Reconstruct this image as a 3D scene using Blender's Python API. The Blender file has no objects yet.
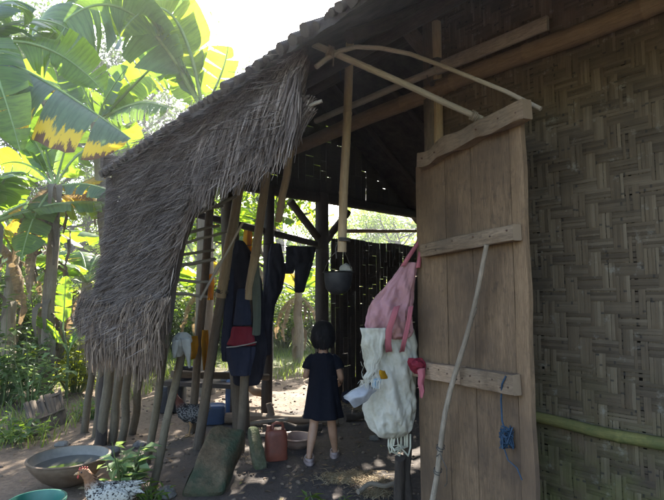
import bpy, math, random
from mathutils import Vector, Matrix, noise
random.seed(7)
R = random.random
def U(a, b): return a + (b - a) * R()
V = Vector
sc = bpy.context.scene
col = sc.collection
# ------------------------------------------------------------------ camera
CAM_H, F = 1.35, 500.0
PITCH = math.atan(48 / 500)
FW = V((0, math.cos(PITCH), math.sin(PITCH))); UP = V((0, -math.sin(PITCH), math.cos(PITCH))); RT = V((1, 0, 0))
CP = V((0, 0, CAM_H))
def ray(x, y): return FW * F + RT * (x - 332) + UP * (250 - y)
def at(x, y, Y):                      # world point on the sight line at depth Y
    r = ray(x, y); return CP + r * (Y / r.y)
def gnd(x, y, z=0.0):                 # where the sight line meets height z
    r = ray(x, y); return CP + r * ((z - CAM_H) / r.z)
# house axes: D runs along the front (away from us), N runs into the house
D = V((-0.654, 0.757, 0)).normalized(); N = V((0.757, 0.654, 0)).normalized()
def H(u, v, z): return D * u + N * v + V((0, 0, z))
def onv(x, y, v):                     # sight line meets the plane v = const
    r = ray(x, y); return CP + r * (v / r.dot(N))
def onu(x, y, u):
    r = ray(x, y); return CP + r * (u / r.dot(D))
def nz(p, s=1.0, o=0.0): return noise.noise(V((p[0] * s + o, p[1] * s + o * .7, p[2] * s - o)))
def gh(x, y):                         # ground height
    d = math.hypot(x, y)
    h = .025 * noise.noise(V((x * .9, y * .9, 3))) + .012 * noise.noise(V((x * 3, y * 3, 9)))
    if d > 9: h += (d - 9) * .02
    return h

# ------------------------------------------------------------------ mesh builder
class MB:
    def __init__(s): s.v = []; s.f = []; s.uv = []; s.mi = []; s.cur = 0
    def vert(s, p): s.v.append((p[0], p[1], p[2])); return len(s.v) - 1
    def face(s, ids, uvs=None):
        s.f.append(ids); s.uv.append(uvs or [(0, 0)] * len(ids)); s.mi.append(s.cur)
    def grid(s, rows, uvfn=None, closed=False):
        base = len(s.v); m = len(rows[0])
        for r in rows:
            for p in r: s.vert(p)
        for i in range(len(rows) - 1):
            for j in range(m if closed else m - 1):
                k = (j + 1) % m
                ids = [base + i * m + j, base + i * m + k, base + (i + 1) * m + k, base + (i + 1) * m + j]
                if uvfn: uv = [uvfn(i, j), uvfn(i, j + 1), uvfn(i + 1, j + 1), uvfn(i + 1, j)]
                else: uv = None
                s.face(ids, uv)
        return base
    def tube(s, pts, rad, n=8, cap=True, wob=0.0, sx=1.0, sq=None, ref=None):
        pts = [V(p) for p in pts]
        if not isinstance(rad, (list, tuple)): rad = [rad] * len(pts)
        L = 0; rows = []; us = []
        t0 = (pts[1] - pts[0]).normalized()
        a = V(ref) if ref else (V((0, 0, 1)) if abs(t0.z) < .9 else V((1, 0, 0)))
        o = U(0, 50)
        for i, p in enumerate(pts):
            if i: L += (p - pts[i - 1]).length
            t = (pts[min(i + 1, len(pts) - 1)] - pts[max(i - 1, 0)])
            t = t.normalized() if t.length > 1e-9 else t0
            b = t.cross(a)
            b = b.normalized() if b.length > 1e-6 else V((1, 0, 0))
            a = b.cross(t).normalized()
            us.append(L); row = []
            for j in range(n):
                if sq:
                    w, h, ch = sq
                    oct_ = [(w - ch, h), (w, h - ch), (w, -h + ch), (w - ch, -h), (-w + ch, -h), (-w, -h + ch), (-w, h - ch), (-w + ch, h)]
                    cx, cy = oct_[j]; k = rad[i]
                    q = b * cx * k + a * cy * k
                else:
                    th = 2 * math.pi * j / n
                    q = b * math.cos(th) * rad[i] * sx + a * math.sin(th) * rad[i]
                if wob:
                    q = q * (1 + wob * noise.noise(V((us[i] * 5 + o, j * 1.7, o))))
                row.append(p + q)
            rows.append(row)
        cir = 2 * math.pi * (max(rad) if not sq else (sq[0] + sq[1]) * .6)
        base = s.grid(rows, lambda i, j: (us[i] + o, j / n * cir), closed=True)
        if cap:
            m = len(rows)
            s.face([base + j for j in range(n)][::-1], [(o, .5)] * n)
            s.face([base + (m - 1) * n + j for j in range(n)], [(o, .5)] * n)
    def beam(s, p0, p1, w, h, up=(0, 0, 1), seg=8, wob=.06, bow=0.0, ch=.2):
        p0, p1 = V(p0), V(p1)
        pts = []
        o = U(0, 99)
        for i in range(seg + 1):
            t = i / seg
            p = p0.lerp(p1, t)
            k = min(w, h) * wob
            p += V((noise.noise(V((t * 4, o, 0))), noise.noise(V((t * 4, o, 5))), noise.noise(V((t * 4, o, 9))))) * k
            p.z += bow * 4 * t * (1 - t)
            pts.append(p)
        s.tube(pts, 1.0, 8, True, wob, sq=(w / 2, h / 2, min(w, h) * ch), ref=up)
    def pole(s, p0, p1, r0, r1=None, n=10, seg=10, wob=.05, bend=.01, nodes=0):
        p0, p1 = V(p0), V(p1); r1 = r0 if r1 is None else r1
        o = U(0, 99); L = (p1 - p0).length
        pts = []; rad = []
        ts = [i / seg for i in range(seg + 1)]
        nd = []
        if nodes:
            x = U(.08, nodes)
            while x < L - .03:
                nd.append(x / L); x += nodes * U(.85, 1.15)
            for q in nd: ts += [q - .014 / L, q - .006 / L, q, q + .006 / L, q + .014 / L]
            ts = sorted(t for t in ts if 0 <= t <= 1)
        for t in ts:
            p = p0.lerp(p1, t)
            p += V((noise.noise(V((t * 2.5, o, 0))), noise.noise(V((t * 2.5, o, 5))), noise.noise(V((t * 2.5, o, 9))))) * bend * (4 * t * (1 - t) + .1)
            r = r0 + (r1 - r0) * t
            for q in nd:
                dd = abs(t - q) * L
                if dd < .003: r *= 1.1
                elif dd < .008: r *= 1.06
            pts.append(p); rad.append(r)
        s.tube(pts, rad, n, True, wob)
    def strip(s, pts, w, side, crown=0.0, uo=None):
        # ribbon of two quads across (a slightly arched slat or blade)
        rows = []; us = [0]
        for i in range(1, len(pts)): us.append(us[-1] + (V(pts[i]) - V(pts[i - 1])).length)
        o = U(0, 60) if uo is None else uo
        for i, p in enumerate(pts):
            p = V(p); ww = w[i] if isinstance(w, (list, tuple)) else w
            if crown:
                t = (V(pts[min(i + 1, len(pts) - 1)]) - V(pts[max(i - 1, 0)])).normalized()
                nn = V(side).cross(t).normalized() * crown
                rows.append([p - V(side) * ww / 2, p + nn, p + V(side) * ww / 2])
            else:
                rows.append([p - V(side) * ww / 2, p + V(side) * ww / 2])
        m = len(rows[0]) - 1
        s.grid(rows, lambda i, j: (us[i] + o, j / m))
    def lathe(s, prof, c=(0, 0, 0), n=32, jig=0.0):
        c = V(c)
        rows = [[c + V((r * math.cos(2 * math.pi * j / n), r * math.sin(2 * math.pi * j / n), z)) for j in range(n)] for r, z in prof]
        if jig:
            o = U(0, 9)
            rows = [[p + V((nz(p, 4, o), nz(p, 4, o + 3), nz(p, 4, o + 7))) * jig for p in r] for r in rows]
        s.grid(rows, lambda i, j: (i / len(prof), j / n), closed=True)
    def ball(s, c, r, nu=14, nv=9, jig=0.0, fs=3.0, rot=None):
        c = V(c); r = r if isinstance(r, (tuple, list)) else (r, r, r); o = U(0, 99)
        rows = []
        for i in range(nv + 1):
            a = math.pi * i / nv; row = []
            for j in range(nu):
                b = 2 * math.pi * j / nu
                q = V((math.sin(a) * math.cos(b), math.sin(a) * math.sin(b), math.cos(a)))
                k = 1 + jig * (noise.noise(q * fs * .5 + V((o, 0, 0))) + .5 * noise.noise(q * fs + V((o, 4, 0))))
                q = V((q.x * r[0], q.y * r[1], q.z * r[2])) * k
                if rot: q = rot @ q
                row.append(c + q)
            rows.append(row)
        s.grid(rows, lambda i, j: (i / nv, j / nu), closed=True)
    def leaf(s, base, d, nrm, L, W, fold=.25, droop=.15):
        # pointed leaf of four folded triangles
        d = V(d).normalized(); nrm = V(nrm); side = d.cross(nrm)
        side = side.normalized() if side.length > 1e-5 else V((1, 0, 0))
        nrm = side.cross(d)
        b = V(base); m = b + d * L * .45 - nrm * W * fold * .5; t = b + d * L - nrm * L * droop
        l = b + d * L * .4 + side * W / 2 + nrm * W * fold * .3; r = b + d * L * .4 - side * W / 2 + nrm * W * fold * .3
        i = [s.vert(p) for p in (b, l, m, r, t)]
        s.face([i[0], i[2], i[1]], [(0, .5), (.45, .5), (.4, 0)]); s.face([i[0], i[3], i[2]], [(0, .5), (.4, 1), (.45, .5)])
        s.face([i[1], i[2], i[4]], [(.4, 0), (.45, .5), (1, .5)]); s.face([i[2], i[3], i[4]], [(.45, .5), (.4, 1), (1, .5)])
    def build(s, name, mats, parent=None, smooth=True, local=False, sharp=.9):
        off = V((0, 0, 0))
        if parent is not None and not local:
            p = parent
            while p is not None: off += V(p.location); p = p.parent
        me = bpy.data.meshes.new(name)
        me.from_pydata([(x - off.x, y - off.y, z - off.z) for x, y, z in s.v], [], s.f)
        uvl = me.uv_layers.new(name='UVMap')
        flat = [c for fu in s.uv for q in fu for c in q]
        uvl.data.foreach_set('uv', flat)
        mats = mats if isinstance(mats, (list, tuple)) else [mats]
        for m in mats: me.materials.append(m)
        if len(mats) > 1: me.polygons.foreach_set('material_index', s.mi)
        me.polygons.foreach_set('use_smooth', [smooth] * len(me.polygons))
        me.update()
        if smooth and sharp: me.set_sharp_from_angle(angle=sharp)
        o = bpy.data.objects.new(name, me); col.objects.link(o)
        if parent is not None: o.parent = parent
        return o
def thing(name, label, cat, loc=(0, 0, 0), group=None):
    o = bpy.data.objects.new(name, None); o.location = loc; col.objects.link(o)
    o.empty_display_size = .1
    return tag(o, label, cat, group)
def tag(o, label=None, cat=None, group=None, kind=None):
    if label: o['label'] = label
    if cat: o['category'] = cat
    if group: o['group'] = group
    if kind: o['kind'] = kind
    return o
def copy_tree(o, parent=None):
    c = o.copy(); col.objects.link(c)
    if parent is not None: c.parent = parent
    for ch in list(o.children): copy_tree(ch, c)
    return c
def sub(o, n=1):
    m = o.modifiers.new('sub', 'SUBSURF'); m.levels = n; m.render_levels = n
def solid(o, t):
    m = o.modifiers.new('solid', 'SOLIDIFY'); m.thickness = t; m.offset = 0

# ------------------------------------------------------------------ materials
def newmat(name):
    m = bpy.data.materials.new(name); m.use_nodes = True
    nt = m.node_tree; nt.nodes.clear()
    out = nt.nodes.new('ShaderNodeOutputMaterial')
    return m, nt, out
def nd(nt, t, ins=None, **kw):
    n = nt.nodes.new(t)
    for k, v in kw.items(): setattr(n, k, v)
    for k, v in (ins or {}).items():
        if hasattr(v, 'is_output'): nt.links.new(v, n.inputs[k])
        else: n.inputs[k].default_value = v
    return n
def c4(c): return (c[0], c[1], c[2], 1)
def ramp(nt, fac, stops):
    r = nt.nodes.new('ShaderNodeValToRGB'); nt.links.new(fac, r.inputs[0])
    e = r.color_ramp.elements
    while len(e) < len(stops): e.new(.5)
    for i, (p, c) in enumerate(stops): e[i].position = p; e[i].color = c4(c) if len(c) == 3 else c
    return r.outputs[0]
def mixc(nt, f, a, b, mode='MIX'):
    m = nt.nodes.new('ShaderNodeMix'); m.data_type = 'RGBA'; m.blend_type = mode
    for sock, v in ((m.inputs[0], f), (m.inputs[6], a), (m.inputs[7], b)):
        if hasattr(v, 'is_output'): nt.links.new(v, sock)
        elif isinstance(v, (int, float)): sock.default_value = v
        else: sock.default_value = c4(v)
    return m.outputs[2]
def math_(nt, op, a, b=0.5):
    m = nt.nodes.new('ShaderNodeMath'); m.operation = op
    for i, v in enumerate((a, b)):
        if hasattr(v, 'is_output'): nt.links.new(v, m.inputs[i])
        else: m.inputs[i].default_value = v
    return m.outputs[0]
def noise_(nt, vec, scale, detail=4, rough=.6, dist=0.0):
    n = nd(nt, 'ShaderNodeTexNoise', {'Scale': scale, 'Detail': detail, 'Roughness': rough, 'Distortion': dist})
    if vec is not None: nt.links.new(vec, n.inputs['Vector'])
    return n.outputs['Fac']
def mapping(nt, vec, scale):
    n = nd(nt, 'ShaderNodeMapping', {'Scale': scale}); nt.links.new(vec, n.inputs['Vector'])
    return n.outputs[0]
def coords(nt):
    t = nt.nodes.new('ShaderNodeTexCoord'); g = nt.nodes.new('ShaderNodeNewGeometry')
    return t, g
def finish(nt, out, color, rough=.8, bump=None, bstr=.3, bdist=.01, spec=.3, extra=None):
    p = nd(nt, 'ShaderNodeBsdfPrincipled', {'Roughness': rough, 'Specular IOR Level': spec})
    if hasattr(color, 'is_output'): nt.links.new(color, p.inputs['Base Color'])
    else: p.inputs['Base Color'].default_value = c4(color)
    if bump is not None:
        b = nd(nt, 'ShaderNodeBump', {'Strength': bstr, 'Distance': bdist}); nt.links.new(bump, b.inputs['Height'])
        nt.links.new(b.outputs[0], p.inputs['Normal'])
    for k, v in (extra or {}).items(): p.inputs[k].default_value = v
    nt.links.new(p.outputs[0], out.inputs[0])
    return p
def wood(name, a, b, dark=(.03, .025, .02), gs=28, stain=.5, rough=.85, moss=None, spec=.2):
    m, nt, out = newmat(name); t, g = coords(nt)
    uv = t.outputs['UV']
    gr = noise_(nt, mapping(nt, uv, (1.6, gs, 1)), 3.0, 5, .65, .3)
    fine = noise_(nt, mapping(nt, uv, (6, gs * 6, 1)), 3.0, 3, .7)
    big = noise_(nt, t.outputs['Object'], 2.6, 4, .6)
    spots = noise_(nt, t.outputs['Object'], 17, 3, .7)
    c = ramp(nt, gr, [(.28, a), (.72, b)])
    c = mixc(nt, ramp(nt, fine, [(.35, (.55, .55, .55)), (.65, (1.1, 1.1, 1.1))]), (0, 0, 0), c)
    c = mixc(nt, math_(nt, 'MULTIPLY', ramp(nt, big, [(.4, (0, 0, 0)), (.75, (1, 1, 1))]), stain), c, dark)
    c = mixc(nt, math_(nt, 'MULTIPLY', ramp(nt, spots, [(.56, (0, 0, 0)), (.7, (1, 1, 1))]), stain * .6), c, dark)
    crk = noise_(nt, mapping(nt, uv, (.9, gs * 2.2, 1)), 2.0, 4, .75, .6)
    c = mixc(nt, math_(nt, 'MULTIPLY', ramp(nt, crk, [(.63, (0, 0, 0)), (.70, (1, 1, 1))]), .75), c, [x * .5 for x in dark])
    rnd = g.outputs['Random Per Island']
    c = mixc(nt, .25, c, mixc(nt, rnd, dark, b))
    if moss:
        mo = noise_(nt, t.outputs['Object'], 6, 5, .7)
        c = mixc(nt, ramp(nt, mo, [(.42, (0, 0, 0)), (.6, (.85, .85, .85))]), c, moss)
    h = math_(nt, 'ADD', gr, math_(nt, 'MULTIPLY', fine, .5))
    finish(nt, out, c, rough, h, .55, .006, spec)
    return m
def slat_mat(name, stops, moss=(.11, .12, .03), mossamt=.5, dark=(.02, .018, .016)):
    m, nt, out = newmat(name); t, g = coords(nt)
    uv = t.outputs['UV']
    rnd = g.outputs['Random Per Island']
    c = ramp(nt, rnd, stops)
    gr = noise_(nt, mapping(nt, uv, (.8, 4, 1)), 2.2, 4, .75)
    c = mixc(nt, ramp(nt, gr, [(.36, (.62, .62, .62)), (.56, (0, 0, 0))]), c, (.04, .03, .02))
    pos = g.outputs['Position']
    big = noise_(nt, pos, 2.2, 5, .65)
    c = mixc(nt, math_(nt, 'MULTIPLY', ramp(nt, big, [(.45, (0, 0, 0)), (.7, (1, 1, 1))]), .5), c, dark)
    sp = noise_(nt, pos, 14, 4, .75)
    c = mixc(nt, math_(nt, 'MULTIPLY', ramp(nt, sp, [(.6, (0, 0, 0)), (.72, (1, 1, 1))]), .35), c, (.32, .31, .27))
    sep = nd(nt, 'ShaderNodeSeparateXYZ'); nt.links.new(pos, sep.inputs[0])
    low = ramp(nt, math_(nt, 'MULTIPLY', sep.outputs['Z'], .33), [(.12, (1, 1, 1)), (.36, (0, 0, 0))])
    mo = noise_(nt, pos, 3.7, 5, .7)
    mm = math_(nt, 'MULTIPLY', ramp(nt, mo, [(.4, (0, 0, 0)), (.6, (1, 1, 1))]), low)
    c = mixc(nt, math_(nt, 'MULTIPLY', mm, mossamt), c, moss)
    su = nd(nt, 'ShaderNodeSeparateXYZ'); nt.links.new(uv, su.inputs[0])
    fr = math_(nt, 'FRACT', math_(nt, 'MULTIPLY', math_(nt, 'ADD', su.outputs['X'], math_(nt, 'MULTIPLY', rnd, 7.0)), 1.9), 0)
    c = mixc(nt, ramp(nt, fr, [(0, (.75, .75, .75)), (.012, (.75, .75, .75)), (.02, (0, 0, 0))]), c, dark)
    finish(nt, out, c, .72, gr, .4, .004, .25)
    return m
def thatch_mat(name, stops):
    m, nt, out = newmat(name); t, g = coords(nt)
    c = ramp(nt, g.outputs['Random Per Island'], stops)
    gr = noise_(nt, mapping(nt, t.outputs['UV'], (2, 3, 1)), 8, 3, .7)
    c = mixc(nt, ramp(nt, gr, [(.3, (.5, .5, .5)), (.7, (1.1, 1.1, 1.1))]), (0, 0, 0), c)
    big = noise_(nt, g.outputs['Position'], 3, 4, .6)
    c = mixc(nt, math_(nt, 'MULTIPLY', ramp(nt, big, [(.45, (0, 0, 0)), (.7, (1, 1, 1))]), .5), c, (.03, .024, .022))
    finish(nt, out, c, .8, gr, .3, .004, .25)
    return m
def leaf_mat(name, a, b, trans, tf=.45, vein=0.0, dry=None, rough=.45, spec=.4):
    m, nt, out = newmat(name); t, g = coords(nt)
    uv = t.outputs['UV']
    rnd = g.outputs['Random Per Island']
    c = ramp(nt, rnd, [(0, a), (1, b)])
    tc = mixc(nt, rnd, trans, [x * .6 for x in trans])
    no = noise_(nt, g.outputs['Position'], 7, 3, .6)
    c = mixc(nt, ramp(nt, no, [(.3, (.7, .7, .7)), (.7, (1.1, 1.1, 1.1))]), (0, 0, 0), c)
    h = no
    if vein:
        w = noise_(nt, mapping(nt, uv, (vein, 1.2, 1)), 1.0, 3, .7)
        c = mixc(nt, ramp(nt, w, [(.35, (.72, .72, .72)), (.6, (1.06, 1.06, 1.06))]), (0, 0, 0), c)
        tc = mixc(nt, ramp(nt, w, [(.35, (.6, .6, .6)), (.6, (1.05, 1.05, 1.05))]), (0, 0, 0), tc)
        h = w
    if dry:
        sep = nd(nt, 'ShaderNodeSeparateXYZ'); nt.links.new(uv, sep.inputs[0])
        e = math_(nt, 'ADD', sep.outputs['Y'], math_(nt, 'MULTIPLY', math_(nt, 'SUBTRACT', noise_(nt, mapping(nt, uv, (30, 2, 1)), 1, 4, .7), .5), dry[4] if len(dry) > 4 else .7))
        k1 = ramp(nt, e, [(dry[2], (0, 0, 0)), (dry[2] + .06, (1, 1, 1))])
        k2 = ramp(nt, e, [(dry[3], (0, 0, 0)), (dry[3] + .05, (1, 1, 1))])
        c = mixc(nt, k1, c, dry[0]); tc = mixc(nt, k1, tc, [min(1, x * 1.15) for x in dry[0]])
        c = mixc(nt, k2, c, dry[1]); tc = mixc(nt, k2, tc, dry[1])
    p = nd(nt, 'ShaderNodeBsdfPrincipled', {'Base Color': c, 'Roughness': rough, 'Specular IOR Level': spec})
    bm = nd(nt, 'ShaderNodeBump', {'Height': h, 'Strength': .25, 'Distance': .01}); nt.links.new(bm.outputs[0], p.inputs['Normal'])
    tr = nd(nt, 'ShaderNodeBsdfTranslucent', {'Color': tc})
    mx = nd(nt, 'ShaderNodeMixShader', {0: tf}); nt.links.new(p.outputs[0], mx.inputs[1]); nt.links.new(tr.outputs[0], mx.inputs[2])
    nt.links.new(mx.outputs[0], out.inputs[0])
    return m
def cloth_mat(name, a, b=None, weave=180, tf=0.0, dirt=None, dscale=5, damt=.6):
    m, nt, out = newmat(name); t, g = coords(nt)
    b = b or [x * .7 for x in a]
    o = t.outputs['Object']
    c = mixc(nt, noise_(nt, o, 9, 4, .6), a, b)
    if dirt: c = mixc(nt, math_(nt, 'MULTIPLY', ramp(nt, noise_(nt, o, dscale, 5, .7), [(.42, (0, 0, 0)), (.68, (1, 1, 1))]), damt), c, dirt)
    h = math_(nt, 'ADD', noise_(nt, o, weave, 2, .5), math_(nt, 'MULTIPLY', noise_(nt, o, 22, 3, .6), 1.5))
    p = finish(nt, out, c, .88, h, .35, .004, .15)
    if tf:
        tr = nd(nt, 'ShaderNodeBsdfTranslucent', {'Color': c})
        mx = nd(nt, 'ShaderNodeMixShader', {0: tf}); nt.links.new(p.outputs[0], mx.inputs[1]); nt.links.new(tr.outputs[0], mx.inputs[2])
        nt.links.new(mx.outputs[0], out.inputs[0])
    return m
def plain(name, a, b, scale=8, rough=.5, spec=.4, bstr=.15, metal=0.0, lo=.35, hi=.65):
    m, nt, out = newmat(name); t, g = coords(nt)
    n = noise_(nt, t.outputs['Object'], scale, 5, .65)
    c = ramp(nt, n, [(lo, a), (hi, b)])
    finish(nt, out, c, rough, n, bstr, .005, spec, {'Metallic': metal})
    return m

M = {}
M['door'] = wood('door_wood', (.135, .085, .048), (.265, .172, .10), (.055, .038, .028), 13, 1.0)
M['batten'] = wood('batten_wood', (.145, .10, .062), (.29, .205, .135), (.045, .033, .025), 18, .75)
M['batten_pale'] = wood('batten_pale', (.32, .21, .13), (.42, .29, .19), (.14, .10, .07), 22, .5)
M['bamboo'] = wood('bamboo_dry', (.29, .20, .11), (.44, .325, .19), (.14, .10, .06), 18, .5, .6, None, .35)
M['bamboo_grey'] = wood('bamboo_grey', (.25, .20, .145), (.40, .34, .26), (.08, .065, .05), 18, .5, .65, None, .3)
M['bamboo_green'] = wood('bamboo_green', (.13, .12, .035), (.24, .21, .07), (.06, .055, .03), 12, .8, .75, (.07, .085, .03), .2)
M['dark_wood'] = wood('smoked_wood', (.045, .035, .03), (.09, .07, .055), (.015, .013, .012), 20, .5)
M['post'] = wood('post_wood', (.10, .075, .055), (.19, .15, .11), (.03, .025, .02), 20, .6)
M['stake'] = wood('stake_wood', (.10, .082, .056), (.20, .165, .115), (.035, .03, .02), 18, .7, .85)
M['beam'] = wood('beam_brown', (.14, .092, .05), (.25, .17, .10), (.07, .05, .035), 18, .5)
M['nail'] = plain('rusty_nail', (.05, .03, .02), (.10, .05, .03), 40, .7)
M['stick'] = wood('stick_bark', (.19, .145, .10), (.36, .30, .23), (.06, .043, .03), 6, 1.0)
M['firewood'] = wood('firewood', (.14, .10, .075), (.30, .23, .16), (.04, .03, .025), 14, .5)
M['board'] = wood('loose_board', (.22, .17, .12), (.38, .31, .23), (.07, .06, .05), 16, .5)
M['weave'] = slat_mat('woven_bamboo', [(0, (.088, .062, .037)), (.4, (.118, .085, .052)), (.8, (.143, .106, .066)), (1, (.18, .138, .09))])
M['weave_weft'] = slat_mat('woven_bamboo_weft', [(0, (.07, .05, .031)), (.4, (.093, .067, .042)), (.8, (.115, .085, .054)), (1, (.148, .113, .075))])
M['weave_dark'] = slat_mat('smoked_weave', [(0, (.02, .017, .015)), (1, (.05, .042, .035))], mossamt=0)
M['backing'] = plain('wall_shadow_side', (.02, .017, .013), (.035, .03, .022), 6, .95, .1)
M['thatch'] = thatch_mat('palm_thatch', [(0, (.05, .036, .028)), (.35, (.15, .112, .088)), (.8, (.26, .20, .16)), (1, (.42, .345, .285))])
M['thatch_brown'] = thatch_mat('straw_thatch', [(0, (.07, .048, .034)), (.5, (.17, .118, .08)), (.85, (.27, .195, .135)), (1, (.40, .30, .21))])
M['tile'] = plain('old_tile', (.028, .022, .02), (.06, .05, .04), 9, .9, .2, .6)
M['straw'] = thatch_mat('pale_straw', [(0, (.30, .20, .10)), (.5, (.50, .37, .20)), (1, (.66, .54, .34))])
M['litter'] = thatch_mat('leaf_litter', [(0, (.06, .04, .025)), (.5, (.17, .11, .065)), (.9, (.28, .20, .12)), (1, (.25, .26, .08))])
M['banana'] = leaf_mat('banana_leaf', (.05, .115, .028), (.10, .19, .04), (.34, .56, .025), .44, 60, None, .38, .5)
M['banana_lime'] = leaf_mat('banana_leaf_lime', (.10, .17, .03), (.14, .20, .04), (.46, .60, .03), .5, 60, None, .38, .4)
M['banana_dull'] = leaf_mat('banana_leaf_grey', (.075, .13, .06), (.105, .17, .08), (.24, .40, .03), .34, 60, None, .42, .5)
M['banana_edge'] = leaf_mat('banana_leaf_scorched', (.10, .16, .10), (.12, .18, .11), (.20, .30, .06), .35, 45, ((.66, .46, .02), (.13, .06, .02), .66, .90, .8), .42, .5)
M['banana_yellow'] = leaf_mat('banana_leaf_yellow', (.50, .34, .03), (.60, .42, .05), (.85, .55, .04), .5, 50, ((.62, .40, .03), (.30, .15, .05), .7, .95), .5, .3)
M['banana_dry'] = leaf_mat('banana_leaf_dry', (.20, .14, .09), (.34, .26, .17), (.40, .28, .14), .3, 30, None, .8, .1)
M['midrib'] = plain('leaf_rib', (.16, .24, .07), (.26, .34, .12), 6, .5)
M['dry_rib'] = plain('dry_rib', (.20, .14, .08), (.34, .26, .16), 6, .8)
M['stem_sheath'] = wood('banana_stem', (.13, .10, .065), (.30, .25, .18), (.05, .04, .03), 12, .6, .8)
M['leaf_a'] = leaf_mat('leaf_bright', (.05, .105, .018), (.09, .16, .03), (.40, .58, .025), .48)
M['leaf_b'] = leaf_mat('leaf_mid', (.04, .085, .02), (.08, .14, .03), (.29, .45, .03), .43)
M['leaf_c'] = leaf_mat('leaf_dark', (.035, .065, .02), (.065, .11, .03), (.16, .26, .04), .35)
M['leaf_y'] = leaf_mat('leaf_yellowgreen', (.10, .145, .018), (.15, .18, .025), (.52, .58, .03), .52)
M['leaf_pale'] = leaf_mat('leaf_pale', (.10, .17, .06), (.17, .26, .10), (.34, .48, .12), .35)
M['grass'] = leaf_mat('grass_blade', (.06, .10, .025), (.13, .17, .045), (.32, .42, .06), .4)
M['bark'] = wood('tree_bark', (.09, .075, .06), (.19, .16, .13), (.04, .035, .03), 8, .6)
M['twig'] = plain('green_stem', (.07, .10, .03), (.12, .15, .05), 12, .7)
M['skin'] = plain('skin', (.30, .165, .10), (.37, .21, .135), 14, .5, .4, .05)
M['hair'] = thatch_mat('black_hair', [(0, (.006, .005, .006)), (1, (.02, .017, .018))])
M['dress'] = cloth_mat('navy_cotton', (.005, .0055, .010), (.010, .011, .019))
M['sandal'] = plain('sandal_rubber', (.24, .18, .17), (.33, .26, .25), 30, .6)
M['eye'] = plain('eye_white', (.7, .7, .7), (.8, .8, .8), 5, .2)
M['lip'] = plain('lip', (.32, .12, .10), (.36, .14, .12), 20, .5)
M['pink'] = cloth_mat('pink_bag_cloth', (.44, .235, .25), (.34, .17, .185), 120, .1, (.27, .135, .085), 4, .7)
M['pink_strap'] = cloth_mat('pink_strap', (.38, .12, .135), (.28, .08, .095))
M['sack'] = cloth_mat('white_sack', (.55, .52, .45), (.40, .37, .30), 90, .1, (.24, .215, .13), 4, .75)
M['greybag'] = plain('grey_packet', (.19, .19, .20), (.31, .31, .33), 9, .35)
M['red'] = cloth_mat('red_cloth', (.20, .022, .035), (.14, .015, .024), 140, .1)
M['navy'] = cloth_mat('navy_cloth', (.014, .017, .032), (.028, .031, .052))
M['black'] = cloth_mat('dark_cloth', (.013, .013, .021), (.03, .03, .042))
M['greycloth'] = cloth_mat('grey_green_cloth', (.10, .11, .085), (.06, .07, .055))
M['yellow'] = cloth_mat('yellow_cloth', (.42, .22, .012), (.30, .15, .01), 140, .3)
M['rag'] = cloth_mat('white_rag', (.46, .45, .40), (.33, .32, .28), 120, .2, (.28, .25, .2))
M['wok'] = plain('rusty_iron', (.085, .055, .034), (.15, .105, .07), 11, .65, .3, .3)
M['wok_rim'] = plain('grey_iron', (.17, .155, .125), (.25, .225, .185), 11, .6, .3, .2)
M['water'] = plain('murky_water', (.05, .05, .045), (.06, .06, .05), 3, .06, .5, .02)
M['basin'] = plain('green_plastic', (.016, .10, .072), (.03, .145, .105), 5, .4, .5, .05)
M['jerry'] = plain('red_plastic', (.13, .036, .022), (.21, .062, .038), 7, .5, .4, .1)
M['pan'] = plain('dented_pan', (.30, .19, .15), (.42, .29, .23), 8, .4, .4, .15, .2)
M['iron'] = plain('sooty_iron', (.012, .012, .014), (.03, .028, .03), 12, .6, .3, .2)
M['blue'] = plain('blue_plastic', (.03, .06, .13), (.05, .09, .18), 6, .45)
M['cord'] = plain('blue_cord', (.012, .03, .06), (.02, .05, .085), 50, .7)
M['wire'] = plain('dark_wire', (.04, .035, .03), (.08, .07, .06), 50, .6)
M['loop'] = plain('pale_strap', (.36, .34, .24), (.5, .48, .38), 20, .6)
M['beak'] = plain('hen_beak', (.30, .18, .08), (.4, .25, .12), 20, .5)
M['comb'] = plain('hen_comb', (.40, .05, .04), (.5, .09, .07), 30, .6)

# rock with moss
def rock_mat(name, a, b, moss, amt):
    m, nt, out = newmat(name); t, g = coords(nt)
    o = t.outputs['Object']
    n = noise_(nt, o, 6, 6, .65); f = noise_(nt, o, 40, 4, .7)
    c = ramp(nt, n, [(.3, a), (.7, b)])
    c = mixc(nt, ramp(nt, f, [(.3, (.6, .6, .6)), (.7, (1.1, 1.1, 1.1))]), (0, 0, 0), c)
    mo = noise_(nt, o, 2.7, 5, .6)
    c = mixc(nt, math_(nt, 'MULTIPLY', ramp(nt, mo, [(.42, (0, 0, 0)), (.58, (1, 1, 1))]), amt), c, moss)
    finish(nt, out, c, .9, math_(nt, 'ADD', n, math_(nt, 'MULTIPLY', f, .6)), 1.0, .03, .2)
    return m
M['clod'] = plain('soil_clod', (.07, .05, .036), (.20, .15, .11), 30, .9, .2)
M['rock'] = rock_mat('mossy_rock', (.095, .065, .038), (.21, .15, .09), (.035, .06, .035), .85)
M['stone'] = rock_mat('grey_stone', (.14, .13, .12), (.27, .25, .23), (.10, .10, .07), .4)
M['slab'] = rock_mat('mossy_block', (.12, .12, .08), (.21, .20, .13), (.07, .10, .035), .8)

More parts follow.
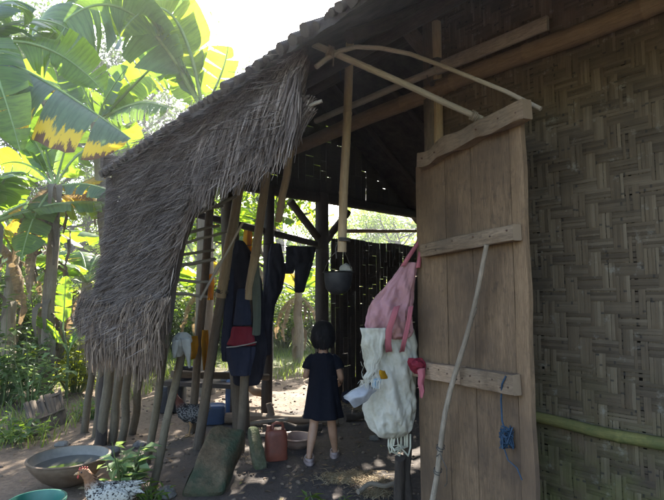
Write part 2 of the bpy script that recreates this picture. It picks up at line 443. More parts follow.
def hen_mat(name, head, light, darkc, cut):
    m, nt, out = newmat(name); t, g = coords(nt)
    o = t.outputs['Object']
    vo = nd(nt, 'ShaderNodeTexVoronoi', {'Scale': 70.0}); nt.links.new(o, vo.inputs['Vector'])
    n = noise_(nt, o, 28, 4, .7)
    k = math_(nt, 'ADD', math_(nt, 'MULTIPLY', vo.outputs['Distance'], .6), math_(nt, 'MULTIPLY', n, .7))
    k = math_(nt, 'ADD', k, math_(nt, 'MULTIPLY', math_(nt, 'SUBTRACT', g.outputs['Random Per Island'], .5), .45))
    c = ramp(nt, k, [(cut - .06, darkc), (cut + .08, light)])
    sep = nd(nt, 'ShaderNodeSeparateXYZ'); nt.links.new(o, sep.inputs[0])
    hz = math_(nt, 'ADD', math_(nt, 'SUBTRACT', sep.outputs['Z'], math_(nt, 'MULTIPLY', sep.outputs['X'], .5)), math_(nt, 'MULTIPLY', n, .06))
    c = mixc(nt, ramp(nt, hz, [(.36, (0, 0, 0)), (.42, (1, 1, 1))]), c, head)
    finish(nt, out, c, .75, math_(nt, 'ADD', vo.outputs['Distance'], n), .6, .008, .2)
    return m
M['hen'] = hen_mat('speckled_feathers', (.20, .10, .05), (.42, .40, .34), (.03, .027, .027), .56)
M['hen_dark'] = hen_mat('dark_feathers', (.10, .04, .03), (.20, .20, .20), (.02, .02, .023), .66)

# ground
def ground_mat():
    m, nt, out = newmat('earth'); t, g = coords(nt)
    p = g.outputs['Position']
    n = noise_(nt, p, 1.3, 6, .65); f = noise_(nt, p, 22, 5, .7); ff = noise_(nt, p, 90, 3, .7)
    c = ramp(nt, n, [(.3, (.12, .084, .056)), (.55, (.185, .132, .09)), (.75, (.25, .186, .13))])
    c = mixc(nt, ramp(nt, f, [(.3, (.55, .55, .55)), (.7, (1.15, 1.15, 1.15))]), (0, 0, 0), c)
    # dark trodden earth of the kitchen floor, part of the roof's shade painted in
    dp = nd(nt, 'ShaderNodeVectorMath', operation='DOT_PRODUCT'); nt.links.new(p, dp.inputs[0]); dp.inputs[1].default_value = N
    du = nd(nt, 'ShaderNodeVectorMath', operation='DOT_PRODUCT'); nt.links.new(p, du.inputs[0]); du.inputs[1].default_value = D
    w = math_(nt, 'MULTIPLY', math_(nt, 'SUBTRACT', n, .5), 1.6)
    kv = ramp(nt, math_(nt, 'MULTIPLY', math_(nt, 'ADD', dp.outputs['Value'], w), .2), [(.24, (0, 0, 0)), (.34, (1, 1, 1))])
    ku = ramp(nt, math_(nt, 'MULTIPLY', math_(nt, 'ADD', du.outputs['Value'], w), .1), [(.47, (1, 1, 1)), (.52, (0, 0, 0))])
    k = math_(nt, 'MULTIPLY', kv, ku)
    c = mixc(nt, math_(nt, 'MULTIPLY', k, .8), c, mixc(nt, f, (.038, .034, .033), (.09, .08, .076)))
    # greener soil far off
    dist = nd(nt, 'ShaderNodeVectorMath', operation='LENGTH'); nt.links.new(p, dist.inputs[0])
    far = ramp(nt, math_(nt, 'ADD', math_(nt, 'MULTIPLY', dist.outputs['Value'], .05), math_(nt, 'MULTIPLY', n, .2)), [(.52, (0, 0, 0)), (.66, (1, 1, 1))])
    c = mixc(nt, far, c, mixc(nt, f, (.06, .09, .03), (.11, .13, .05)))
    h = math_(nt, 'ADD', math_(nt, 'MULTIPLY', n, 2), math_(nt, 'ADD', f, math_(nt, 'MULTIPLY', ff, .35)))
    pr = finish(nt, out, c, .9, h, .8, .02, .25)
    return m
M['ground'] = ground_mat()

# ------------------------------------------------------------------ ground sheet
def make_ground():
    mb = MB()
    xs = []; 
    def axis(lo, hi, near_lo, near_hi, step):
        a = []; x = near_lo
        while x <= near_hi + 1e-6: a.append(x); x += step
        s = step; x = near_hi
        while x < hi: s *= 1.35; x += s; a.append(x)
        s = step; x = near_lo; b = []
        while x > lo: s *= 1.35; x -= s; b.append(x)
        return b[::-1] + a
    X = axis(-260, 260, -5, 4, .09); Y = axis(-60, 400, 1, 10, .09)
    mb.grid([[(x, y, gh(x, y)) for x in X] for y in Y])
    o = mb.build('ground', M['ground'], smooth=True)
    tag(o, kind='structure')
make_ground()

# ------------------------------------------------------------------ hut
hut = thing('bamboo_hut', 'old bamboo hut with plaited walls, thatch side and an open kitchen', 'hut', H(3, 3, 0))
EAVE_V, EAVE_Z, SL = 1.26, 2.36, .66
RIDGE_V = 3.9; RIDGE_Z = EAVE_Z + SL * (RIDGE_V - EAVE_V)
def roof_z(v): return EAVE_Z + SL * (min(v, 2 * RIDGE_V - v) - EAVE_V)
def lift(u): return .032 * (4.4 - u)
ROOF_U0, ROOF_U1 = -2.2, 5.15
roof = None
def make_roof():
    global roof
    mb = MB()
    # corrugated rows of bamboo tiling as an undulating slab; left end follows the slanted verge
    def sheet(z_off, wav):
        rows = []
        for i in range(13):
            vv = EAVE_V + (RIDGE_V - EAVE_V) * i / 12
            u1 = 4.42 + .75 * min(1, max(0, (vv - EAVE_V) / 1.3))
            row = []
            for j in range(150):
                u = ROOF_U0 + (u1 - ROOF_U0) * j / 149
                row.append(H(u, vv, roof_z(vv) + lift(u) + z_off + wav * math.sin(j * 1.9 + i * .3) + .012 * nz((u, vv, 0), 3)))
            rows.append(row)
        return rows
    a = sheet(.0, .004); b = sheet(.045, .016)
    mb.grid(a); mb.grid(b)
    mb.grid([a[0], b[0]]); mb.grid([a[-1], b[-1]])
    mb.grid([[r[0] for r in a], [r[0] for r in b]]); mb.grid([[r[-1] for r in a], [r[-1] for r in b]])
    # back slope
    q = []
    for zo in (0, .08):
        q.append([[H(u, RIDGE_V + (RIDGE_V - EAVE_V) * i / 6, RIDGE_Z + lift(u) - SL * (RIDGE_V - EAVE_V) * i / 6 + zo) for u in (ROOF_U0, 1, 3, ROOF_U1)] for i in range(7)])
    mb.grid(q[0]); mb.grid(q[1])
    for e in (0, -1): mb.grid([[r[e] for r in q[0]], [r[e] for r in q[1]]])
    mb.grid([q[0][-1], q[1][-1]])
    roof = mb.build('roof', M['tile'], hut)
    t = MB()
    u = -1.5
    while u < 4.45:
        L = U(.25, .42); r = U(.018, .03); z = EAVE_Z + lift(u) + U(.03, .045); vo = EAVE_V + U(-.05, .0)
        pts = [H(u, vo + L * k / 3, z + SL * (vo - EAVE_V + L * k / 3) + .005) for k in range(4)]
        t.tube(pts, [r, r, r * .96, r * .9], 9, True, .25)
        u += U(.04, .07)
    t.build('eave_tiling', M['tile'], roof)
    u = -1.2
    while u < 5:
        rb = MB()
        v0 = EAVE_V + .3
        rb.pole(H(u, v0, roof_z(v0) + lift(u) - .045), H(u, RIDGE_V, RIDGE_Z + lift(u) - .05), .035, .03, 8, 8, .05, .03)
        rb.build('rafter', M['dark_wood'], roof)
        rb = MB()
        rb.pole(H(u, 2 * RIDGE_V - v0, roof_z(v0) + lift(u) - .05), H(u, RIDGE_V, RIDGE_Z + lift(u) - .06), .035, .03, 8, 6, .05, .03)
        rb.build('rafter', M['dark_wood'], roof)
        u += .72
    for v in (1.9, 2.75, 3.35):
        rb = MB(); rb.pole(H(-1.5, v, roof_z(v) + lift(-1.5) - .12), H(4.95, v, roof_z(v) + lift(4.95) - .12), .04, .035, 8, 12, .05, .03)
        rb.build('purlin', M['dark_wood'], roof)
make_roof()

# --- plaited wall
WALL_V = 2.45
def plait(name, origin, ax, ay, nrm, nx, ny, sw, mat, nsl=3, th=.006, parent=None, bad=.0):
    mb = MB(); ax, ay, nrm = V(ax), V(ay), V(nrm)
    def over(i, j): return ((i + j) % 4) < 2          # 2/2 twill: warp on top here
    dx = [U(-.006, .006) for _ in range(nx)]; dy = [U(-.006, .006) for _ in range(ny)]
    def P(x, y, w):
        warp = .016 * noise.noise(V((x * 1.1, y * 1.1, 2.0))) + .004 * noise.noise(V((x * 6, y * 6, 7.0)))
        return V(origin) + ax * x + ay * y + nrm * (w + warp)
    for i in range(nx):                                # warp, vertical
        for k in range(nsl):
            if R() < bad: continue
            w = sw / nsl * U(.97, 1.05); cx = (i + (k + .5) / nsl) * sw + dx[i] * .5 + U(-.001, .001)
            o = U(0, 9); pts = []; ws = []; e = U(0, .0004)
            for j in range(ny):
                h = (th if over(i, j) else -th) + e
                for q in (.12, .5, .88):
                    y = (j + q) * sw
                    pts.append(P(cx + .006 * noise.noise(V((y * 1.4, o, 0))), y, h * (1.0 if q == .5 else .85)))
                    ws.append(w * (1 + .12 * noise.noise(V((y * 3, o, 3)))))
            mb.cur = 0; mb.strip(pts, ws, ax, .0008)
    for j in range(ny):
        for k in range(nsl):
            if R() < bad: continue
            w = sw / nsl * U(.97, 1.05); cy = (j + (k + .5) / nsl) * sw + dy[j] * .5 + U(-.001, .001)
            o = U(0, 9); pts = []; ws = []; e = U(0, .0004)
            for i in range(nx):
                h = (-th if over(i, j) else th) + e
                for q in (.12, .5, .88):
                    x = (i + q) * sw
                    pts.append(P(x, cy + .006 * noise.noise(V((x * 1.4, o, 0))), h * (1.0 if q == .5 else .85)))
                    ws.append(w * (1 + .12 * noise.noise(V((x * 3, o, 3)))))
            mb.cur = 1; mb.strip(pts, ws, ay, -.0008)
    return mb.build(name, mat, parent)
SW = .058
wall_u0 = 1.86
wall = plait('woven_wall', H(wall_u0, WALL_V, 0.0), -D, (0, 0, 1), -N, 48, 57, SW, [M['weave'], M['weave_weft']], 4, .0028, hut, .003)
def boxm(mb, c, ax, ay, az, sx, sy, sz):
    c = V(c); ax, ay, az = V(ax), V(ay), V(az)
    p = [c + ax * sx * a / 2 + ay * sy * b / 2 + az * sz * d / 2 for a in (-1, 1) for b in (-1, 1) for d in (-1, 1)]
    i = [mb.vert(q) for q in p]
    for f in ((0, 1, 3, 2), (4, 6, 7, 5), (0, 4, 5, 1), (2, 3, 7, 6), (0, 2, 6, 4), (1, 5, 7, 3)):
        mb.face([i[k] for k in f], [(0, 0), (sx, 0), (sx, sz), (0, sz)])
ZU = V((0, 0, 1))
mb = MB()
boxm(mb, H(.43, WALL_V + .055, 1.62), D, N, ZU, 2.84, .03, 3.24)          # dark backing added behind the weave to stop light leaking through
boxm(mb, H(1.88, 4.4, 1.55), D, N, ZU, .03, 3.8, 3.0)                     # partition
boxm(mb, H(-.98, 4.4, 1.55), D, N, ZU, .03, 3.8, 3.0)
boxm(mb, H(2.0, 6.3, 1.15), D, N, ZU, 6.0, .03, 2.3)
mb.build('inner_wall_and_backing', M['backing'], hut, smooth=False)
# end wall (smoky boards) with the gap under its beam, gable above
def slats_panel(name, u, v0, v1, zlo, zhi_fn, gap, w, mat):
    mb = MB(); v = v0
    while v < v1:
        ww = w * U(.75, 1.2)
        zt = zhi_fn(v + ww / 2)
        if zt > zlo + .03:
            zz = zlo
            while zz < zt - .01:
                ze = min(zt, zz + U(.12, .5)); hole = U(.002, .009) if R() < .4 else 0
                boxm(mb, H(u + U(-.006, .006), v + ww / 2, (zz + ze) / 2), N, D, ZU, ww * (U(.93, 1) if R() < .3 else 1), .012, ze - zz - hole)
                zz = ze
        v += ww + (U(.3, 1) * gap if R() < .5 else .0015)
    return mb.build(name, mat, hut, smooth=False)
UE = 5.0
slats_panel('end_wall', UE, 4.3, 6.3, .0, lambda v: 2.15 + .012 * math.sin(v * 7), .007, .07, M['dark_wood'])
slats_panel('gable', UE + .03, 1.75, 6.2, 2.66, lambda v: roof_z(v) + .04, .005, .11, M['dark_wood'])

def part_pole(name, p0, p1, r0, r1, mat, nodes=0, seg=10, bend=.015, wob=.06, n=10):
    mb = MB(); mb.pole(p0, p1, r0, r1, n, seg, wob, bend, nodes)
    return mb.build(name, mat, hut)
def part_beam(name, p0, p1, w, h, mat, up=(0, 0, 1), wob=.07, bow=0, seg=10):
    mb = MB(); mb.beam(p0, p1, w, h, up, seg, wob, bow)
    return mb.build(name, mat, hut)
# end-wall frame
def base_of(u, v, z=-.05): return H(u, v, z)
pA = onu(322, 300, UE); pB = onu(268, 300, UE)
for p, w in ((pA, .15), (pB, .11)):
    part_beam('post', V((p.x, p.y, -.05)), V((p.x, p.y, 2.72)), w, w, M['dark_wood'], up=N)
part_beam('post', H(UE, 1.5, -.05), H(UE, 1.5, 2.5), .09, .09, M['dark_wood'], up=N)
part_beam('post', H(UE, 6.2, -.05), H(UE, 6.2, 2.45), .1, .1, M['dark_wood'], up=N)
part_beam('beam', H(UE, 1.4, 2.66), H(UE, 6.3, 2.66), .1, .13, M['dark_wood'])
part_pole('brace', onu(290, 201, UE - .02), onu(318, 238, UE - .02), .05, .05, M['dark_wood'])
part_pole('brace', onu(348, 212, UE - .02), onu(325, 242, UE - .02), .05, .05, M['dark_wood'])
part_beam('rail', onu(196, 214, UE + .03), onu(320, 245, UE + .03), .06, .075, M['dark_wood'])
part_beam('rail', onu(172, 374, UE - .1), onu(268, 377, UE - .1), .07, .07, M['post'])
part_pole('rail', onu(345, 231, UE + .02), onu(424, 231, UE + .02), .03, .025, M['bamboo'], .3)
# thick kitchen post and its neighbours
part_beam('post', gnd(242, 434) + V((0, 0, -.05)), at(227, 176, 5.0), .15, .15, M['post'], up=N, wob=.1)
pp = at(437, 100, 2.95)
part_pole('post', V((pp.x, pp.y, -.05)), V((pp.x + .005, pp.y, 3.05)), .033, .03, M['bamboo'], .42, wob=.03)
part_beam('post', H(1.86, 2.43, -.05), H(1.86, 2.43, 3.08), .09, .1, M['post'], up=N)
part_beam('brace', at(395, 14, 3.1), at(437, 66, 3.0), .06, .09, M['post'])
# leaning bamboo poles along the open front
part_pole('pole', gnd(197, 449) + V((0, 0, -.04)), at(222, 291, 4.5), .045, .042, M['post'])
part_pole('pole', at(221, 297, 4.49), at(241, 178, 4.3), .048, .04, M['bamboo'], .45)
part_pole('pole', gnd(240, 452) + V((0, 0, -.04)), at(249, 292, 4.42), .04, .04, M['post'])
part_pole('pole', at(248.5, 299, 4.37), at(267, 172, 4.2), .042, .036, M['bamboo'], .45)
part_pole('pole', at(278, 222, 3.6), at(291, 150, 3.5), .026, .03, M['bamboo'], .4)
part_pole('pole', at(342, 252, 3.0), at(350, 34, 2.9), .028, .026, M['bamboo'], .5)
part_pole('pole', gnd(192, 432), at(213, 172, 4.35), .04, .036, M['post'])
# beams across the open front, running on over the plaited wall
part_pole('beam', onv(290, 150, 2.40), onv(445, 86, 2.40), .052, .05, M['beam'], .5, bend=.02)
part_pole('beam', onv(440, 88, 2.39), onv(700, -14, 2.39), .05, .048, M['beam'], .5, bend=.02)
part_pole('beam', onv(316, 121, 2.33), onv(436, 70, 2.36), .023, .023, M['bamboo_grey'], .4, bend=.01)
part_beam('beam', onv(437, 69, 2.37), onv(548, 23, 2.37), .025, .075, M['bamboo_grey'])
part_pole('brace', at(313, 44, 2.3), at(482, 119, 2.36), .0165, .015, M['bamboo_grey'], .4, bend=.005)
# bent cane over the doorway
mb = MB()
arc = [(316, 67, 2.26), (326, 59, 2.28), (340, 51, 2.3), (356, 47, 2.32), (380, 48, 2.33), (410, 54, 2.32), (440, 65, 2.28), (470, 77, 2.22), (505, 91, 2.13), (541, 109, 2.04)]
pts = []
for i in range(len(arc) - 1):
    for k in range(4):
        f = k / 4
        pts.append(at(*[arc[i][q] * (1 - f) + arc[i + 1][q] * f for q in range(3)]))
pts.append(at(*arc[-1]))
mb.tube(pts, [.0125 - .003 * i / len(pts) for i in range(len(pts))], 8, True, .08)
mb.build('bent_cane', M['bamboo_grey'], hut)
def lash(c, ax, r, turns=5, mat='wire'):
    mb = MB(); ax = V(ax).normalized(); b = ax.cross(V((.3, .9, .2))).normalized(); a = b.cross(ax)
    mb.tube([c + (b * math.cos(q) + a * math.sin(q)) * r * (1 + .06 * math.sin(q * 3)) + ax * ((q / 6.28 - turns / 2) * .008) for q in [k * .55 for k in range(int(turns * 11.4))]], .0042, 5)
    mb.tube([c + b * r, c + b * (r + .02) - V((0, 0, .05)), c + b * (r + .012) - V((0, 0, .11))], .003, 5)
    mb.build('lashing', M[mat], hut)
lash(at(437, 64, 2.9), (0, 0, 1), .042); lash(at(437, 86, 2.93), (0, 0, 1), .045); lash(at(348.5, 62, 2.92), (0, 0, 1), .035, 4, 'cord')
lash(at(222, 291, 4.49), at(241, 178, 4.3) - at(221, 297, 4.49), .056, 4); lash(at(249.5, 292, 4.38), (0, 0, 1), .05, 4); lash(at(344, 240, 2.99), (0, 0, 1), .034, 3)
lash(at(474, 116, 2.35), at(482, 119, 2.36) - at(313, 44, 2.3), .021, 4, 'stick'); lash(at(330, 52, 2.29), at(350, 60, 2.31) - at(313, 44, 2.3), .026, 4, 'stick')
# bamboo rail at the foot of the plaited wall and ties
part_pole('rail', onv(505, 411, 2.415), onv(720, 455, 2.415), .026, .028, M['bamboo_green'], .55, wob=.04)
part_beam('skirting', H(1.3, 2.42, .1), H(-.9, 2.42, .1), .03, .1, M['post'])

# --- thatch
def lerp_tab(tab, z):
    if z >= tab[0][0]: return tab[0][1]
    for (z0, a), (z1, b) in zip(tab, tab[1:]):
        if z >= z1: return a + (b - a) * (z0 - z) / (z0 - z1)
    return tab[-1][1]
TH_R = [(2.50, 1.74), (2.36, 1.78), (2.2, 1.82), (2.08, 1.98), (2.05, 2.45), (2.02, 2.66), (1.95, 2.86), (1.7, 3.06), (1.45, 3.14), (1.25, 3.10), (1.0, 3.08), (.8, 3.2)]
TH_L = [(2.50, 4.46), (2.2, 4.52), (1.8, 4.62), (1.4, 4.85), (1.1, 5.0), (.8, 5.05)]
def th_v(z): 
    v = 1.40 - .02 * (2.5 - z)
    if z < 1.5: v -= (1.5 - z) * .16
    return v
def make_thatch():
    base = MB()
    rows = []
    zs = [2.5 - i * .06 for i in range(24)]
    for z in zs:
        r, l = lerp_tab(TH_R, z) + .10, lerp_tab(TH_L, z) - .05
        rows.append([H(r + (l - r) * k / 24, th_v(z) + .02, z) for k in range(25)])
    base.grid(rows)
    rows2 = [[p + N * .03 for p in r] for r in rows]
    base.grid(rows2)
    for e in (0, -1):
        base.grid([[r[e] for r in rows], [r[e] for r in rows2]])
    base.grid([rows[-1], rows2[-1]])
    panel = base.build('thatch_panel', M['thatch'], hut)
    mb = MB()
    z = 2.56; row = 0
    while z > 1.14:
        r, l = lerp_tab(TH_R, z), lerp_tab(TH_L, z)
        n = int((l - r) * 400)
        for k in range(n):
            u = r + (l - r) * R(); zz = z + U(-.06, .05)
            L = U(.05, .16); lean = U(-.12, .38)
            out = U(-.004, .03) + .022 * max(0, nz((u, zz, 0), 3))
            # clumps share a lean
            lean += .3 * nz((u, zz, 4), 4.5); L *= 1 + .5 * nz((u, zz, 7), 5); out += .03 * max(0, nz((u, zz, 1), 7)); 
            d = V((0, 0, -1)) + D * lean
            p0 = H(u, th_v(zz) - .012 - out, zz)
            kick = U(.0, .05) if R() < .8 else U(.06, .16)
            p1 = p0 + d * L * .5 - N * (.012 + kick * .25)
            p2 = p0 + d * L - N * (.02 + kick)
            w = U(.003, .010)
            side = (D + V((0, 0, 1)) * .2 * U(-1, 1) + N * U(-.7, .7)).normalized()
            mb.strip([p0, p1, p2], [w, w, w * U(.15, .6)], side, .0015 if R() < .5 else 0)
        z -= .052; row += 1
    mb.build('thatch_straws', M['thatch'], panel)
    # ragged lower fringe, drooping brown straw
    mb = MB()
    for layer, (zb, n, L0, L1, r0, r1, o) in enumerate(((1.2, 2600, .14, .30, 3.0, 5.02, .06), (1.12, 1700, .14, .30, 3.1, 4.6, .03), (1.28, 900, .14, .3, 2.98, 3.7, .08))):
        for k in range(n):
            u = U(r0, r1); zz = zb + U(-.07, .08) + .1 * noise.noise(V((u * 2.2, layer, 0))) + .16 * max(0, (u - 3.9) / 1.1) * (layer == 0)
            L = U(L0, L1) * (1 + .35 * noise.noise(V((u * 3.5, 4, layer)))); lean = .4 * noise.noise(V((u * 2.6, 8, layer))) + U(-.15, .32)
            d = V((0, 0, -1)) + D * lean
            p0 = H(u, th_v(zz) - o - U(0, .03), zz)
            k_ = U(.0, .07)
            p1 = p0 + d * L * .5 - N * k_ * .7; p2 = p0 + d * L - N * k_ * .6
            w = U(.005, .012)
            side = (D + N * U(-.8, .8)).normalized()
            mb.strip([p0, p1, p2], [w, w, w * U(.2, .7)], side, .0012)
    mb.build('thatch_fringe', M['thatch_brown'], panel)
    # short hanging eave fringe on the right and its torn corner
    mb = MB()
    for k in range(2600):
        u = U(1.76, 2.9); zt = 2.42 - .10 * max(0, u - 1.8); zz = zt - U(0, .26) + .05 * nz((u, 0, 0), 4)
        L = U(.1, .24); lean = U(-.1, .2) + .2 * nz((u, zz, 2), 4)
        d = V((0, 0, -1)) + D * lean; kk = U(.0, .05)
        p0 = H(u, 1.35 - U(0, .035), zz)
        mb.strip([p0, p0 + d * L * .5 - N * kk * .5, p0 + d * L - N * kk], [.009, .009, .003], (D + N * U(-.6, .6)).normalized(), .0012)
    for k in range(500):
        c = at(U(296, 314), U(95, 112), 2.27); dr = at(U(280, 300), U(120, 148), 2.32) - c
        L = U(.5, 1.05); w = U(.005, .011)
        c = c + N * U(-.04, .03)
        mb.strip([c, c + dr * L * .5 - N * U(0, .02), c + dr * L], [w, w, w * .4], (D + N * U(-.8, .8)).normalized(), .001)
    mb.build('thatch_tatters', M['thatch'], panel)
    # battens poking out of the ragged edge
    for a, b, r in (((170, 268, 3.35), (215, 259, 3.75), .014), ((182, 212, 3.3), (222, 206, 3.9), .013), ((176, 234, 3.3), (219, 226, 3.85), .012), ((170, 256, 3.35), (214, 250, 3.8), .011), ((166, 292, 3.4), (207, 297, 3.7), .011), ((172, 246, 3.35), (226, 232, 3.75), .011), ((176, 224, 3.3), (236, 196, 3.8), .014),
                    ((165, 280, 3.4), (210, 282, 3.7), .011), ((200, 300, 3.6), (243, 222, 3.5), .010), ((300, 110, 2.29), (322, 101, 2.25), .010)):
        bb = MB(); bb.pole(at(*a), at(*b), r, r * .9, 8, 6, .06, .01)
        bb.build('batten', M['bamboo_grey'], panel)
    # pale cut bamboo end sticking from the thatch
    c = at(163, 328, 3.36); d = (at(166, 326, 3.2) - at(158, 330, 3.6)).normalized()
    bb = MB(); bb.tube([c - d * .3, c - d * .1, c], [.026, .026, .027], 14, False, .02); bb.tube([c, c - d * .02], [.027, .017], 14, False); bb.tube([c - d * .02, c - d * .2], [.017, .016], 14, True)
    bb.build('bamboo_stub', M['straw'], panel)
make_thatch()
# stakes under the thatch
for (xt, yt, Yt), (xb, yb), r in (((94, 345, 4.75), (84, 432), .035), ((113, 352, 4.5), (99, 443), .05), ((123, 355, 4.4), (112, 441), .04), ((131, 358, 4.3), (121, 442), .038),
                              ((146, 358, 4.1), (132, 432), .038), ((164, 360, 3.75), (146, 462), .033), ((184, 352, 3.52), (150, 489), .03), ((106, 352, 4.6), (95, 436), .036)):
    part_pole('stake', gnd(xb, yb) + V((0, 0, -.06)), at(xt, yt, Yt) + V((0, 0, .1)), r, r * .85, M['stake'], 0, 10, .03, .12)

# --- door (open, hinged on the far side)
DL, DR = at(417, 300, 2.9), at(528, 300, 2.08)
DL.z = DR.z = 0
da = (DR - DL); DWID = da.length; da.normalize()
dn = V((da.y, -da.x, 0))                       # faces the camera
if dn.dot(-DL) < 0: dn = -dn
def dpt(a, z, o=0): return DL + da * a + dn * o + V((0, 0, z))
def on_door(x, y, o=0):
    r = ray(x, y); p0 = DL + dn * o
    return CP + r * ((p0 - CP).dot(dn) / r.dot(dn))
def make_door():
    ztop = 2.13
    door = None
    edges = [0.0, .30, .52, .80, DWID]
    mb = MB()
    for i in range(4):
        a0, a1 = edges[i] + .0025, edges[i + 1] - .0025
        o = U(-.004, .004); tz = ztop + U(-.015, .015)
        nzs = 26; nx = 5
        rows = []
        for k in range(nzs + 1):
            z = .035 + (tz - .035) * k / nzs; row = []
            for j in range(nx + 1):
                a = a0 + (a1 - a0) * j / nx
                e = 0
                if j == 0: e = .003 * noise.noise(V((z * 4, i, 1)))
                if j == nx: e = (.003 if i < 3 else .012) * noise.noise(V((z * 4, i, 5)))
                cup = .004 * (2 * j / nx - 1) ** 2
                row.append(dpt(a + e, z, o - cup + .004 * noise.noise(V((a * 4, z * 2, i)))))
            rows.append(row)
        mb.grid(rows, lambda k, j: (k * .08 + i * 7.3, j / nx * (a1 - a0)))
        back = [[p - dn * .022 for p in r] for r in rows]
        mb.grid(back, lambda k, j: (k * .08 + i * 7.3, j / nx * (a1 - a0)))
        for e in (0, -1):
            mb.grid([[r[e] for r in rows], [r[e] for r in back]], lambda a, b: (b * .08 + i, a * .02))
            mb.grid([rows[e], back[e]], lambda a, b: (b * .05, a * .02))
    door = mb.build('door', M['door'], hut)
    # a split, rough top rail
    def bar(pa, pb, w, h, mat, wob, ends=True):
        bb = MB(); bb.beam(pa, pb, w, h, dn, 30, wob, 0, .08)
        bb.cur = 1; ax_ = (pb - pa)
        for f in (.07, .2, .42, .63, .8, .94):
            c = pa.lerp(pb, f + U(-.02, .02)) + dn * h * .5 + V((0, 0, U(-.25, .25) * w)); bb.tube([c - dn * .004, c + dn * .004], [.005, .004], 7)
        bb.build('crossbar', [mat, M['nail']], door)
    bar(on_door(420, 161, .03), on_door(528, 107, .03), .085, .05, M['batten'], .32)
    bar(on_door(424, 251, .028), on_door(517, 232, .028), .07, .045, M['batten'], .09)
    bar(on_door(413, 368, .026), on_door(463, 376, .026), .085, .04, M['batten_pale'], .07)
    bar(on_door(463.5, 376, .027), on_door(517, 385, .027), .085, .042, M['batten'], .07)
    # blue cord tied round the lower bar
    bb = MB()
    pts = [on_door(506, 376, .05), on_door(502, 384, .055), on_door(501, 400, .03), on_door(502, 420, .025), on_door(505, 432, .03)]
    bb.tube(pts, .004, 6)
    for k in range(26):
        c = on_door(506, 436, .03); q = [c + V((U(-.03, .03), U(-.02, .02), U(-.055, .04))) for _ in range(5)]
        bb.tube(q, .003, 5)
    bb.tube([on_door(503, 445, .03), on_door(508, 460, .02), on_door(517, 468, .03), on_door(522, 480, .02)], .003, 5)
    bb.build('blue_cord', M['cord'], door)
    return door
door = make_door()

# leaning stick
stick = thing('leaning_stick', 'long pale crooked stick propped against the plank door, wire coiled near its foot', 'stick', gnd(421, 555, 0))
mb = MB()
sb, st_ = gnd(421, 555, 0), on_door(487, 245, .06)
pts = []
for i in range(15):
    t = i / 14
    pts.append(sb.lerp(st_, t) + da * (.012 * math.sin(t * 9)) + dn * (.006 * math.sin(t * 13 + 1) + .02 * math.sin(math.pi * t)))
mb.tube(pts, [.0155 - .005 * i / 14 for i in range(15)], 10, True, .15)
k = pts[11]; mb.tube([k, k + da * .03 + V((0, 0, .03)), k + da * .045 + V((0, 0, .06))], [.007, .006, .004], 7, True)
mb.build('shaft', M['stick'], stick)
mb = MB()
for (i0, turns) in ((4.2, 2), (5.3, 2)):
    c = pts[int(i0)].lerp(pts[int(i0) + 1], i0 % 1); ax = (pts[6] - pts[4]).normalized(); b = ax.cross(dn).normalized(); a2 = b.cross(ax)
    mb.tube([c + (b * math.cos(q) + a2 * math.sin(q)) * .019 + ax * (q * .0022) for q in [k * .5 for k in range(int(turns * 12.6))]], .0022, 5)
c = pts[5]; mb.tube([c + dn * .02, c + dn * .03 + da * .05 + V((0, 0, .03)), c + dn * .02 + da * .09 + V((0, 0, -.03)), c + da * .06 + V((0, 0, -.11)), c + da * .04 + V((0, 0, -.13))], .0022, 5)
mb.build('wire', M['wire'], stick)

# ------------------------------------------------------------------ hanging things
def loft(rows, Y, depth=.5, n=22, wr=.12, ws=6.0, name=None, flat=0.0):
    """rows of (pixel y, left x, right x) -> closed, wrinkled body; depth = thickness/width"""
    mb = MB(); out = []; o = U(0, 50)
    full = []
    for i in range(len(rows) - 1):
        for k in range(4):
            f = k / 4; f = f * f * (3 - 2 * f) * .5 + f * .5
            full.append([rows[i][q] * (1 - f) + rows[i + 1][q] * f for q in range(3)])
    full.append(list(rows[-1]))
    for y, xl, xr in full:
        a, b = at(xl, y, Y), at(xr, y, Y)
        c = (a + b) / 2; hw = (b - a).length / 2
        row = []
        for j in range(n):
            th = 2 * math.pi * j / n
            cx, sy = math.cos(th), math.sin(th)
            q = c + V((cx * hw, -sy * max(hw * depth, .006) * (1 if sy > 0 else .8), 0))
            ns_ = noise.noise(V((q.x * ws * 2 + o + q.z * ws * .5, sy * 2, q.z * ws * .45)))
            rg = 1 - abs(noise.noise(V((q.x * ws * 2.6 - o + q.z * ws * 1.1, sy * 2.5, q.z * ws * .8)))) * 2.2
            rg2 = 1 - abs(noise.noise(V((q.x * ws * 5 + o - q.z * ws * 2.2, sy * 4, q.z * ws * 1.8)))) * 2.2
            k = wr * hw * (ns_ + .55 * rg + .28 * rg2 - .45)
            q += V((cx * .5, -sy, 0)) * k
            row.append(q)
        out.append(row)
    b0 = mb.grid(out, lambda i, j: (i * .05, j / n), closed=True)
    mb.face([b0 + j for j in range(n)][::-1]); m = len(out) - 1
    mb.face([b0 + m * n + j for j in range(n)])
    return mb
